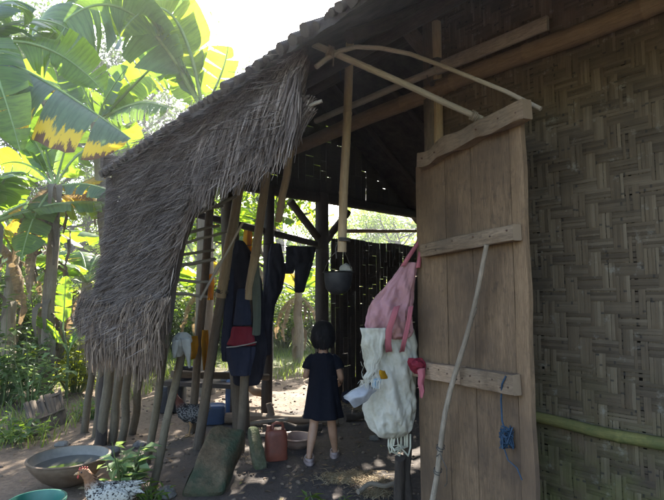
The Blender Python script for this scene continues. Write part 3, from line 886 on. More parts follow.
def drape(rows, Y, nc=14, fold=.02, fs=9.0, seed=0):
    mb = MB(); full = []
    for i in range(len(rows) - 1):
        for k in range(4):
            f = k / 4; full.append([rows[i][q] * (1 - f) + rows[i + 1][q] * f for q in range(3)])
    full.append(rows[-1]); out = []
    for i, (y, xl, xr) in enumerate(full):
        row = []
        for j in range(nc + 1):
            f = j / nc; p = at(xl + (xr - xl) * f, y, Y)
            p.y += fold * (math.sin(f * fs + seed + .6 * math.sin(i * .35)) + .8 * (.5 - abs(noise.noise(V((f * 5 + seed, i * .12, 3))) * 2))) * (.4 + .6 * i / len(full)) + fold * .6 * noise.noise(V((f * 4, i * .2, seed)))
            row.append(p)
        out.append(row)
    mb.grid(out, lambda i, j: (i * .05, j / nc))
    return mb
# pink bag
bag = thing('pink_bag', 'dusty pink cloth tote bag hung by its straps beside the door hinge', 'bag', at(390, 335, 2.9))
b = loft([(262, 404, 418), (275, 394, 415.5), (290, 382, 414), (304, 371, 413), (316, 366, 412.5), (325, 363, 412), (331, 363.5, 411), (336, 368, 409), (339, 378, 404)], 2.86, .42, 76, .36, 9).build('body', M['pink'], bag); sub(b)
for pth, w in ((((403, 266, 2.83), (410, 255, 2.85), (416, 246, 2.88), (421, 238, 2.91)), .03), (((418, 268, 2.83), (420, 256, 2.86), (421.5, 246, 2.9), (422, 238, 2.92)), .024),
               (((397, 306, 2.74), (393, 318, 2.73), (389, 330, 2.74), (388, 344, 2.79), (389, 352, 2.8)), .035), (((411, 306, 2.77), (409, 320, 2.76), (405, 338, 2.77), (402, 352, 2.8)), .026)):
    mb = MB(); mb.strip([at(*p) for p in pth], w, V((1, 0, .15)).normalized(), .006)
    s = mb.build('strap', M['pink_strap'], bag); solid(s, .004)
# white sack
sack = thing('white_sack', 'stained white woven plastic sack hanging full under the pink bag', 'sack', at(392, 437, 2.9))
b = loft([(326, 363, 412), (345, 363, 415), (358, 364, 416), (372, 370, 416), (386, 373, 416), (398, 367, 416), (410, 364, 415), (420, 365, 414), (429, 369, 411), (435, 376, 405), (437.5, 383, 397)], 2.92, .65, 96, .25, 10).build('body', M['sack'], sack); sub(b)
b = drape([(328, 360, 386), (336, 362, 386), (346, 361, 383), (356, 366, 383), (364, 364, 379), (372, 367, 377), (378, 363, 372), (383, 366, 369)], 2.76, 26, .016, 5, 2).build('torn_flap', M['sack'], sack); solid(b, .004)
mb = MB()
for k in range(160):
    x = U(361, 383); y = U(345, 384); c = at(x - 2 * R(), y if R() < .5 else 380, 2.73)
    mb.strip([c, c + V((U(-.02, .012), U(-.02, .01), U(-.05, .0)))], .0016, V((1, 0, .2)).normalized())
mb.build('frayed_threads', M['sack'], sack)
def packet(name, label, cat, corners, Y, mat, th=.03):
    cs = [at(x, y, Y + d) for x, y, d in corners]
    mb = MB(); rows = []
    for i in range(8):
        for_ = []
        for j in range(9):
            f, g = j / 8, i / 7
            p = cs[0].lerp(cs[1], f).lerp(cs[3].lerp(cs[2], f), g)
            p += FW * (-th * math.sin(math.pi * f) * math.sin(math.pi * g)) + V((nz(p, 22), nz(p, 25, 5), nz(p, 21, 9))) * .018
            for_.append(p)
        rows.append(for_)
    mb.grid(rows, lambda i, j: (i / 7, j / 8)); r2 = [[p + FW * th * .8 for p in r] for r in rows]; mb.grid(r2)
    for e in (0, -1): mb.grid([rows[e], r2[e]]); mb.grid([[r[e] for r in rows], [r[e] for r in r2]])
    o = mb.build(name, mat); sub(o)
    return tag(o, label, cat)
packet('grey_packet', 'crumpled grey plastic packet sticking out of the white sack', 'packet', [(345, 395, 0), (370, 383, .04), (377, 393, .06), (355, 409, .02)], 2.74, M['greybag'])
packet('yellow_wrapper', 'small yellow wrapper caught at the side of the white sack', 'wrapper', [(379, 369, 0), (384, 370, .02), (387, 379, .02), (381, 380, 0)], 2.72, M['yellow'], .01)
packet('blue_wrapper', 'small pale blue wrapper under the yellow wrapper on the sack', 'wrapper', [(372, 380, 0), (381, 377, .02), (382, 387, .02), (373, 389, 0)], 2.73, plain('pale_blue_foil', (.14, .24, .32), (.3, .38, .44), 14, .4), .012)
# red ribbon on the door bar
rib = tag(drape([(358, 409, 422), (362, 407.5, 425), (366, 409, 426), (370, 411, 425), (374, 415, 423)], 2.74, 12, .016, 9, 1).build('red_rag', M['red']), 'red rag knotted over the end of the lower door bar', 'rag')
solid(rib, .006)
kb = MB(); kb.ball(at(417, 365, 2.71), (.03, .025, .026), 16, 10, .5); kb.build('knot', M['red'], rib)
tail = drape([(368, 417, 425), (376, 418.5, 425.5), (384, 418, 424), (391, 420, 424.5), (398, 420.5, 422)], 2.70, 8, .014, 6, 1).build('rag_tail', M['pink_strap'], rib); solid(tail, .004)
# loops under the sack and the dark stump
mb = MB()
for q in range(6):
    x0, x1 = 389 + q * U(.8, 2.6), 399 + q * U(.6, 2.2)
    mb.tube([at(x0, 433, 2.9 + U(-.03, .03)), at(x0 + U(-4, 2), 446, 2.88), at(x0 + U(-1, 4), U(444, 455), 2.88 + U(-.03, .03)), at(x1, U(446, 456), 2.9), at(x1 + 2, 447, 2.92), at(x1 + 2, 434, 2.93)], U(.003, .006), 6)
tag(mb.build('pale_strapping', M['loop']), 'bunch of pale plastic strapping dangling below the white sack', 'strapping')
st = thing('wooden_stump', 'dark weathered stump standing at the foot of the door', 'stump', gnd(397, 520))
mb = MB(); mb.pole(gnd(398, 522) + V((0, 0, -.05)), at(400, 458, 2.95), .036, .03, 10, 8, .35, .03); mb.build('trunk', M['dark_wood'], st)
mb = MB(); mb.pole(gnd(408, 525) + V((0, 0, -.05)), at(408, 432, 2.98), .03, .025, 9, 8, .2, .02); mb.build('side_shoot', M['dark_wood'], st)
# hanging wok pot
pot = thing('hanging_pot', 'sooty round pot hanging from the free bamboo pole in the kitchen', 'pot', at(338, 300, 3.5))
c = at(338, 273, 3.5); mb = MB()
mb.lathe([(.0, -.15), (.05, -.145), (.085, -.11), (.098, -.05), (.1, 0), (.112, .006), (.104, .01), (.094, 0), (.09, -.05), (.05, -.12), (0, -.125)], c, 26, .004); mb.build('bowl', M['iron'], pot)
mb = MB(); e = at(342, 250, 3.02) + V((.0, .03, .02))
for dx in (-.1, .1): mb.tube([c + V((dx, 0, .005)), c + V((dx * .6, -.2, .09)), e], .003, 5)
mb.build('hanger', M['wire'], pot)
mb = MB(); mb.ball(c + V((.055, -.03, .02)), (.045, .04, .04), 12, 8, .4); tag(mb.build('white_bundle', M['rag']), 'small white bundle sitting in the hanging pot', 'bundle')

# clothes line and clothes
ln = tag((lambda m: (m.tube([onu(238, 246, 4.6), onu(266, 244, 4.6), onu(295, 246, 4.6), onu(322, 249, 4.62)], .005, 6), m.build('clothes_line', M['wire']))[1])(MB()), 'thin dark line strung between the end posts', 'clothes line')
Yt = onu(300, 250, 4.58).y
tr = thing('trousers', 'dark trousers hung by the waist on the line in the back opening', 'trousers', onu(300, 295, 4.58))
for nme, rows in (('seat', [(246, 285, 316), (254, 286, 314.5), (262, 286, 313), (267, 287, 311)]), ('leg', [(262, 285.5, 298), (268, 284, 295), (274, 283.5, 293)]), ('leg', [(262, 296, 313), (270, 295, 310), (282, 294.5, 307), (293, 294, 304)])):
    o = loft(rows, Yt - .02, .22, 36, .28, 6).build(nme, M['black'], tr); sub(o)
def shirt(label, rows, Y, mat, dep=.3, name='shirt', cat='shirt', wr=.16):
    o = loft(rows, Y, dep, 48, wr * 1.9, 6).build(name, mat); sub(o)
    return tag(o, label, cat)
shirt('dark shirt hanging in a bunch on the thinner end post', [(243, 271, 281), (256, 267, 283), (270, 266, 286), (284, 264, 284), (296, 262, 280), (306, 262, 275), (330, 260, 272), (356, 261, 271)], Yt - .25, M['black'])
shirt('black jacket draped on the thick kitchen post behind the red-banded jersey', [(240, 236, 243), (258, 230, 256), (280, 232, 262), (310, 230, 264), (345, 228, 268), (370, 231, 264), (386, 234, 259)], 4.75, M['black'], .3, 'jacket', 'jacket')
shirt('dark sleeve hanging left of the red-banded jersey', [(268, 228, 234), (288, 226, 234), (308, 224, 233), (330, 222, 232), (350, 221, 230), (362, 222, 228)], 4.5, M['navy'], .4, 'cloth', 'cloth')
js = thing('jersey', 'navy jersey with a wide red band hanging on the kitchen post', 'jersey', at(240, 388, 4.4))
o = loft([(288, 238, 248), (300, 236, 250), (315, 234, 251), (326, 232.5, 251.5)], 4.35, .32, 44, .24, 6).build('top', M['navy'], js); sub(o)
o = loft([(326, 232, 252), (336, 230, 254), (346, 227, 256.5)], 4.35, .33, 44, .22, 6).build('band', M['red'], js); sub(o)
o = loft([(346, 227, 256.5), (358, 227, 254), (371, 229, 251), (376, 231, 250)], 4.35, .34, 44, .26, 6).build('hem', M['navy'], js); sub(o)
mb = MB(); mb.tube([at(226.6, 347.3, 4.30), at(236, 346.5, 4.26), at(247, 344.5, 4.26), at(256.5, 342, 4.32)], .005, 6); mb.build('piping', M['rag'], js)
shirt('grey-green strip of cloth hanging right of the red-banded jersey', [(250, 252, 258), (275, 252, 260), (300, 252.5, 261), (320, 253, 261), (336, 252, 260)], 4.32, M['greycloth'], .4, 'cloth', 'cloth')
for lab, rows, Y in (('folded yellow cloth hanging just behind the white rag', [(336, 187, 197), (345, 186, 198), (353, 187, 197), (359, 189, 194)], 4.6), ('narrow yellow cloth hanging between two leaning poles', [(330, 202, 208), (342, 201, 209), (356, 202, 207), (370, 203, 206)], 4.65),
                     ('orange cloth hanging high behind the bamboo pole', [(226, 244, 252), (240, 243, 252), (256, 244, 251)], 6.2), ('faded orange cloth hanging behind the thatch battens', [(274, 203, 213), (284, 202, 214), (300, 204, 213)], 6.0)):
    o = drape(rows, Y, 10, .03, 7, U(0, 6)).build('yellow_cloth', M['yellow']); solid(o, .005); tag(o, lab, 'cloth', 'yellow cloths hung in the kitchen')
rag = thing('white_rag', 'tattered white rag draped over the top of the front stake', 'rag', at(182, 360, 3.45))
o = loft([(332, 179, 186), (336, 175, 190), (341, 173, 191), (346, 172, 189), (351, 174, 187), (357, 175, 181)], 3.42, .7, 30, .5, 9).build('wrap', M['rag'], rag); sub(o)
for rows in ([(338, 180, 190), (350, 183, 191), (360, 186, 190), (368, 188.5, 190)], [(340, 172, 179), (352, 172, 177), (358, 173, 175.5)]):
    o = drape(rows, 3.36, 6, .012, 5, 2).build('tail', M['rag'], rag); solid(o, .004)

# ------------------------------------------------------------------ things on the ground
def gz(p): return V((p.x, p.y, gh(p.x, p.y)))
wk = gz(gnd(68, 485)); wk = V((wk.x, wk.y, wk.z))
wok = thing('iron_wok', 'wide rusty iron wok of murky water resting on the dirt', 'wok', wk)
mb = MB(); Rk = .268
pr = [(0, 0), (.06, .003), (.12, .02), (.18, .06), (.235, .12), (.27, .17), (Rk, .188), (Rk + .012, .194), (Rk + .012, .201), (Rk - .004, .203)]
mb.lathe(pr, wk, 48, .003); mb.build('bowl', M['wok'], wok)
mb = MB(); mb.lathe([(Rk - .004, .203), (.262, .17), (.225, .12), (.17, .066), (.11, .03), (0, .012)], wk, 48, .002); mb.build('inside', M['wok_rim'], wok)
mb = MB(); mb.lathe([(.238, .139), (.12, .14), (0, .14)], wk, 48); mb.build('water', M['water'], wok)
bs = gz(gnd(35, 529))
basin = thing('green_basin', 'green plastic washing basin at the edge of the yard', 'basin', bs)
mb = MB(); mb.lathe([(0, .005), (.11, .005), (.122, .012), (.14, .06), (.148, .062), (.165, .14), (.172, .158), (.182, .16), (.184, .152), (.188, .154), (.187, .166), (.172, .168), (.160, .14), (.145, .07), (.137, .062), (.118, .016), (0, .014)], bs, 44); mb.v = [(bs.x + (x - bs.x) * .86, bs.y + (y - bs.y) * .86, z) for x, y, z in mb.v]; mb.build('tub', M['basin'], basin)
mb = MB(); mb.lathe([(.119, .066), (.07, .067), (0, .067)], bs, 30); mb.build('water', M['water'], basin)
# jerrycan
jb = gz(gnd(276, 459))
can = thing('jerrycan', 'old dull red plastic jerrycan standing on the kitchen floor', 'jerrycan', jb)
def rbox(c, w, d, h, rz=0, top=1.0, r=.25, ns=8):
    mb = MB(); rows = []; q = Matrix.Rotation(rz, 3, 'Z')
    prof = [(0, .9), (.03, 1), (.3, .985), (.5, 1.0), (.8, .99), (.93, .95), (1.0, .78)]
    for f, k in prof:
        row = []
        for j in range(24):
            th = 2 * math.pi * j / 24; e = 4.5
            cx, sy = math.cos(th), math.sin(th); m = (abs(cx) ** e + abs(sy) ** e) ** (-1 / e)
            kk = k * (1 + (top - 1) * f)
            p = V((cx * m * w / 2 * kk, sy * m * d / 2 * kk, h * f)); p += V((nz(p, 9), nz(p, 9, 3), 0)) * .006
            row.append(V(c) + q @ p)
        rows.append(row)
    b0 = mb.grid(rows, lambda i, j: (i, j / 24), closed=True); mb.face([b0 + 6 * 24 + j for j in range(24)]); mb.face([b0 + j for j in range(24)][::-1])
    return mb
o = rbox(jb, .19, .14, .25, .3, .92).build('body', M['jerry'], can)
q = Matrix.Rotation(.3, 3, 'Z')
mb = MB(); mb.tube([jb + q @ V(p) for p in ((-.035, 0, .24), (-.03, 0, .285), (.0, 0, .298), (.05, 0, .29), (.062, 0, .24))], [.014] * 5, 8); mb.build('handle', M['jerry'], can)
mb = MB(); mb.tube([jb + q @ V((-.062, 0, .235)), jb + q @ V((-.064, 0, .28))], .021, 12); mb.build('spout', M['jerry'], can)
# pan
pb = gz(gnd(297, 447)); pan = thing('dented_pan', 'shallow pinkish metal pan lying right of the red jerrycan', 'pan', pb)
mb = MB(); mb.lathe([(0, .0), (.085, .0), (.125, .05), (.15, .09), (.162, .094), (.16, .1), (.148, .098), (.12, .056), (.08, .012), (0, .01)], pb, 34, .006); mb.build('bowl', M['pan'], pan)
# big mossy rock slab: leaning irregular slab
def slab_rock(name, label, quad, th, mat, jig=.05, cat='rock'):
    A, B, C, E = quad                   # bottom left, bottom right, top right, top left
    mb = MB(); rows = []; nn = ((B - A).cross(E - A)).normalized(); n1, n2 = 14, 14
    if nn.dot(-A) < 0: nn = -nn
    o = U(0, 30)
    def surf(sgn):
        rr = []
        for i in range(n1 + 1):
            row = []
            for j in range(n2 + 1):
                f, g = j / n2, i / n1
                # round the corners of the outline
                cx, cy = 2 * f - 1, 2 * g - 1
                m = 1 / max(1, (abs(cx) ** 4 + abs(cy) ** 4) ** .25)
                f2, g2 = .5 + cx * m / 2, .5 + cy * m / 2
                p = A.lerp(B, f2).lerp(E.lerp(C, f2), g2)
                edge = (1 - abs(cx) ** 6) * (1 - abs(cy) ** 6)
                p += nn * sgn * th * .5 * edge ** .35
                p += V((nz(p, 3, o), nz(p, 3, o + 4), nz(p, 3, o + 8))) * jig * 1.2 + nn * sgn * jig * .8 * (.4 - abs(nz(p, 5, o + 2)) * 2) + V((nz(p, 11, o), nz(p, 11, o + 4), nz(p, 11, o + 8))) * jig * .25
                row.append(p)
            rr.append(row)
        return rr
    mb.grid(surf(1)); mb.grid(surf(-1))
    o = mb.build(name, mat); sub(o)
    return tag(o, label, cat)
slab_rock('mossy_rock', 'large tilted boulder slab green with moss in front of the kitchen', [gnd(174, 498) + V((0, 0, -.05)), gnd(227, 494) + V((0, 0, -.05)), at(248, 432, 4.05), at(211, 426, 3.95)], .22, M['rock'], .045)
slab_rock('mossy_block', 'narrow green mossy slab leaning on the kitchen post', [gnd(254, 470) + V((0, 0, -.03)), gnd(269, 468) + V((0, 0, -.03)), at(258, 428, 4.45), at(246, 428, 4.4)], .08, M['slab'], .015, 'slab')
for (x, y, r, lab) in ((166, 497, .07, 'pale grey stone at the foot of the front stake'), (62, 448, .06, 'flat stone on the path behind the wok'), (47, 437, .03, 'small pebble on the dirt path'),
                       (140, 447, .06, 'rounded stone wedged between the stakes'), (112, 455, .08, 'broad brown stone beside the stakes'), (375, 440, .05, 'grey stone on the kitchen floor below the sack')):
    p = gz(gnd(x, y)); mb = MB(); mb.ball(p + V((0, 0, r * .35)), (r, r * .8, r * .6), 18, 12, .35); tag(mb.build('loose_stone', M['stone']), lab, 'stone', 'loose stones on the ground')
# firewood
def log(label, a, b, r, mat=None, bend=.04, cat='firewood', name='log', grp='firewood on the kitchen floor', fork=None):
    mb = MB(); mb.pole(a, b, r, r * .8, 12, 14, .18, bend)
    if fork: mb.pole(V(a).lerp(V(b), fork[0]), V(a).lerp(V(b), fork[0]) + V(fork[1]), r * .7, r * .5, 9, 5, .15, .01)
    return tag(mb.build(name, mat or M['firewood']), label, cat, grp)
def gp(x, y, z): p = gnd(x, y, z); return p
log('long thick log across the back of the kitchen floor', gp(226, 418, .06), gp(338, 420, .06), .06, None, .03, fork=(.42, (-.05, .02, .16)))
log('half-burnt log lying in front of the long log', gp(268, 428, .05), gp(322, 427, .05), .05, M['dark_wood'])
log('thin pale branch leaning over the firewood', gp(236, 428, .06), gp(288, 419, .13), .022, M['board'])
log('thin dark branch beside the pan', gp(244, 432, .03), gp(292, 436, .02), .02, M['dark_wood'])
log('pale split stick lying by the jerrycan', gp(240, 424, .04), gp(270, 438, .02), .018, M['board'])
log('forked dark branch under the jerrycan', gp(285, 446, .02), gp(310, 444, .03), .02, M['dark_wood'])
log('short log beside the white sack', gp(345, 418, .04), gp(378, 414, .05), .04, M['dark_wood'])
log('long weathered board lying across the straw', gp(358, 492, .03), gp(404, 480, .05), .018, M['board'], cat='board', name='plank', grp=None)
log('tan split plank propped at the back opening', at(246, 386, 6.6), at(268, 396, 6.5), .06, M['beam'], cat='plank', name='plank', grp=None)
# straw patches
mb = MB()
for (x, y, sx, sy, n) in ((280, 428, 30, 6, 200), (230, 455, 30, 10, 120), (350, 477, 26, 6, 1100), (378, 480, 14, 5, 300), (376, 492, 16, 4, 420), (360, 408, 18, 3, 240), (345, 404, 10, 2, 120), (318, 406, 20, 3, 160)):
    for k in range(n):
        p = gz(gnd(x + random.gauss(0, sx * .5), y + random.gauss(0, sy * .5))); a = U(0, 6.28); L = U(.02, .09)
        d = V((math.cos(a), math.sin(a), U(-.1, .25))); w = U(.002, .006)
        p.z += U(.004, .025)
        mb.strip([p, p + d * L * .5, p + d * L + V((0, 0, -.01))], w, V((-d.y, d.x, 0)).normalized(), .001)
tag(mb.build('straw', M['straw']), 'pale dry straw scattered in patches on the kitchen floor', 'straw', kind='stuff')
# leaf litter and twigs
mb = MB()
for k in range(5200):
    x, y = U(-4.5, 1.2), U(2.3, 9.5)
    dens = .35 + .65 * (noise.noise(V((x, y, 0))) > .0)
    if R() > dens: continue
    p = V((x, y, gh(x, y) + U(.003, .018))); a = U(0, 6.28)
    d = V((math.cos(a), math.sin(a), U(-.12, .2)))
    if R() < .6: mb.leaf(p, d, V((U(-.3, .3), U(-.3, .3), 1)), U(.02, .075), U(.012, .035), U(-.3, .5))
    else: mb.strip([p, p + d * U(.02, .1)], U(.002, .005), V((-d.y, d.x, 0)).normalized(), .001)
tag(mb.build('leaf_litter', M['litter']), 'brown fallen leaves and twigs scattered over the earth', 'leaf litter', kind='stuff')
mb = MB()
for k in range(1500):
    x, y = U(-4.5, 1.2), U(2.2, 9); r = abs(random.gauss(0, .010)) + .003
    p = V((x, y, gh(x, y) + r * .3)); mb.ball(p, (r, r * U(.6, 1), r * .6), 6, 4, .5)
tag(mb.build('gravel', M['clod']), 'small pebbles and clods strewn over the earth', 'gravel', kind='stuff')
# broken mat fence leaning at left
mt = thing('broken_screen', 'broken panel of grey split-bamboo slats leaning in the weeds', 'screen', gz(gnd(48, 430)))
q0, q1, q2, q3 = at(24, 407, 5.3), at(60, 392, 5.7), at(69, 420, 5.55), at(36, 433, 5.0)
mb = MB()
for k in range(26):
    f = (k + .5) / 26; a = q0.lerp(q1, f); b = q3.lerp(q2, f); b.z -= .06
    mb.strip([a + V((0, 0, U(-.02, .05))), a.lerp(b, .5) + V((0, U(-.01, .01), 0)), b], .034, (q1 - q0).normalized(), .004)
o = mb.build('slats', M['post'], mt); solid(o, .006)
for f in (.05, .6):
    mb = MB(); mb.pole(q0.lerp(q3, f) + V((0, -.02, 0)), q1.lerp(q2, f) + V((0, -.02, 0)), .012, .012, 8, 6); mb.build('batten', M['post'], mt)
# kitchen bench, buckets
kb = thing('kitchen_bench', 'low dark plank bench loaded with kitchen things behind the stakes', 'bench', gz(gnd(196, 424)))
c = gz(gnd(196, 424)); c.y += .45
mb = MB(); boxm(mb, c + V((0, 0, .36)), V((.95, -.25, 0)).normalized(), V((.25, .95, 0)).normalized(), ZU, .95, .4, .05); mb.build('bench_top', M['dark_wood'], kb, smooth=False)
for dx in (-.4, .4):
    for dy in (-.14, .14):
        p = c + V((.95, -.25, 0)).normalized() * dx + V((.25, .95, 0)).normalized() * dy
        mb = MB(); mb.pole(V((p.x, p.y, -.03)), V((p.x, p.y, .36)), .028, .025); mb.build('leg', M['dark_wood'], kb)
def vessel(name, label, cat, p, r, h, mat):
    mb = MB(); mb.lathe([(0, .0), (r * .8, 0), (r * .95, h * .4), (r, h * .9), (r * 1.06, h), (r * .96, h * .98), (r * .88, h * .4), (0, .02)], p, 26, .003)
    return tag(mb.build(name, mat), label, cat)
vessel('cooking_pot', 'sooty cooking pot on the left end of the dark bench', 'pot', c + V((-.28, .05, .387)), .12, .14, M['iron'])
vessel('cooking_pot', 'small grey pan on the right end of the dark bench', 'pot', c + V((.24, .0, .387)), .10, .09, plain('alu', (.2, .2, .21), (.35, .35, .36), 9, .4, .5, .1, .6))
bk = gz(gnd(211, 426)); o = rbox(bk + V((0, .1, 0)), .24, .2, .2, .2, 1.1).build('blue_crate', M['blue']); tag(o, 'dark blue plastic tub standing on the floor behind the leaning pole', 'tub')
bk = gz(gnd(225, 424)); o = rbox(bk + V((.02, .4, 0)), .2, .2, .42, .1, 1.0).build('tall_bin', M['blue']); tag(o, 'tall dark blue bin behind the mossy boulder', 'bin')
bk = gz(gnd(172, 418)); o = rbox(bk + V((-.1, .3, 0)), .3, .25, .3, .1, 1.05).build('dark_tub', M['iron']); tag(o, 'black tub standing behind the rear stakes', 'tub')
bk = gz(gnd(348, 404)); mb = MB(); mb.ball(bk + V((0, 0, .08)), (.09, .07, .1), 16, 10, .3); tag(mb.build('blue_bundle', M['navy']), 'dark blue bundle on the floor right of the girl', 'bundle')

# ------------------------------------------------------------------ hens
def make_hen(name, label, p, rz, s, mat, headup=1.0):
    root = thing(name, label, 'hen', p, None); root.rotation_euler = (0, 0, rz); root.scale = (s, s, s)
    # local: faces -X, feet at origin
    prof = [(-.165, .395, .012), (-.150, .400, .026), (-.130, .395, .030), (-.112, .37, .030), (-.098, .335, .036), (-.080, .295, .052), (-.05, .255, .078), (-.01, .232, .094), (.04, .226, .098), (.085, .235, .086), (.125, .255, .064), (.16, .28, .04), (.185, .30, .018)]
    mb = MB(); rows = []; n = 18
    for i, (x, z, r) in enumerate(prof):
        a = prof[max(i - 1, 0)]; b = prof[min(i + 1, len(prof) - 1)]
        t = V((b[0] - a[0], 0, b[1] - a[1])).normalized(); up = V((-t.z, 0, t.x))
        rows.append([V((x, 0, z)) + (V((0, 1, 0)) * math.cos(2 * math.pi * j / n) * .86 + up * math.sin(2 * math.pi * j / n)) * r * (1 + .05 * nz((x * 30, j, 0), 1)) for j in range(n)])
    b0 = mb.grid(rows, lambda i, j: (i / 12, j / n), closed=True); mb.face([b0 + j for j in range(n)]); mb.face([b0 + 12 * n + j for j in range(n)])
    # feathers: overlapping small scales over the body
    for k in range(520):
        i = U(3.5, 11.6); i0 = int(i); f = i - i0; x, z, r = [prof[i0][q] * (1 - f) + prof[i0 + 1][q] * f for q in range(3)]
        th = U(0, 6.28); q = V((x, math.cos(th) * r * .86, z + math.sin(th) * r)); nn = V((0, math.cos(th), math.sin(th)))
        mb.leaf(q + nn * .001, V((1, 0, -.25)) + nn * .12, nn, U(.025, .05), U(.016, .026), .3, .2)
    mb.build('body', mat, root, local=True)
    mb = MB()
    for k in range(14):
        f = (k / 13 - .5); mb.leaf(V((.15, f * .05, .28 + .01 * math.cos(f * 6))), V((1, f * .7, .45 + .5 * math.cos(f * 4) - U(0, .3))), V((-.4, f, 1)), U(.06, .10), .045, .2, .35)
    mb.build('tail', mat, root, local=True)
    for sd in (-1, 1):
        mb = MB(); rr = []
        for i in range(9):
            f = i / 8; w = .058 * math.sin(math.pi * min(1, f * .85 + .12)) ** .7
            rr.append([V((-.05 + f * .2, sd * (.083 + .012 * math.sin(math.pi * j / 5) - .03 * f), .25 - .01 * f + (j / 5 - .5) * 2 * w)) for j in range(6)])
        mb.grid(rr, lambda i, j: (i / 8, j / 5)); o = mb.build('wing', mat, root, local=True); solid(o, .012)
        mb = MB(); y = sd * .035
        mb.tube([(.02, y, .16), (.03, y, .11), (.015, y, .05), (.012, y, .012)], [.022, .012, .007, .007], 8)
        for a in (-.5, 0, .5): mb.tube([(.012, y, .012), (.012 - .045 * math.cos(a), y + .045 * math.sin(a), .006)], [.006, .003], 6)
        mb.tube([(.012, y, .012), (.04, y, .006)], [.006, .003], 6)
        mb.build('leg', M['beak'], root, local=True)
        mb = MB(); mb.ball((-.148, sd * .023, .405), .0055, 8, 6); mb.build('eye', M['iron'], root, local=True)
    mb = MB(); mb.tube([(-.170, 0, .395), (-.185, 0, .391), (-.198, 0, .384)], [.011, .008, .001], 8); mb.build('beak', M['beak'], root, local=True)
    mb = MB()
    for k in range(4): mb.tube([(-.165 + k * .014, 0, .415), (-.163 + k * .015, 0, .432 + .004 * math.sin(k))], [.006, .003], 6)
    mb.ball((-.172, 0, .372), (.006, .005, .012), 8, 6); mb.build('comb', M['comb'], root, local=True)
    return root
hp = gnd(104, 534); make_hen('speckled_hen', 'black and white speckled hen with a brown head by the green basin', V((hp.x, hp.y, gh(hp.x, hp.y))), .25, .88, M['hen'])
hp = gnd(188, 436); make_hen('dark_hen', 'dark grey hen standing under the hut behind the stakes', V((hp.x, hp.y, gh(hp.x, hp.y))), .2, .95, M['hen_dark'])

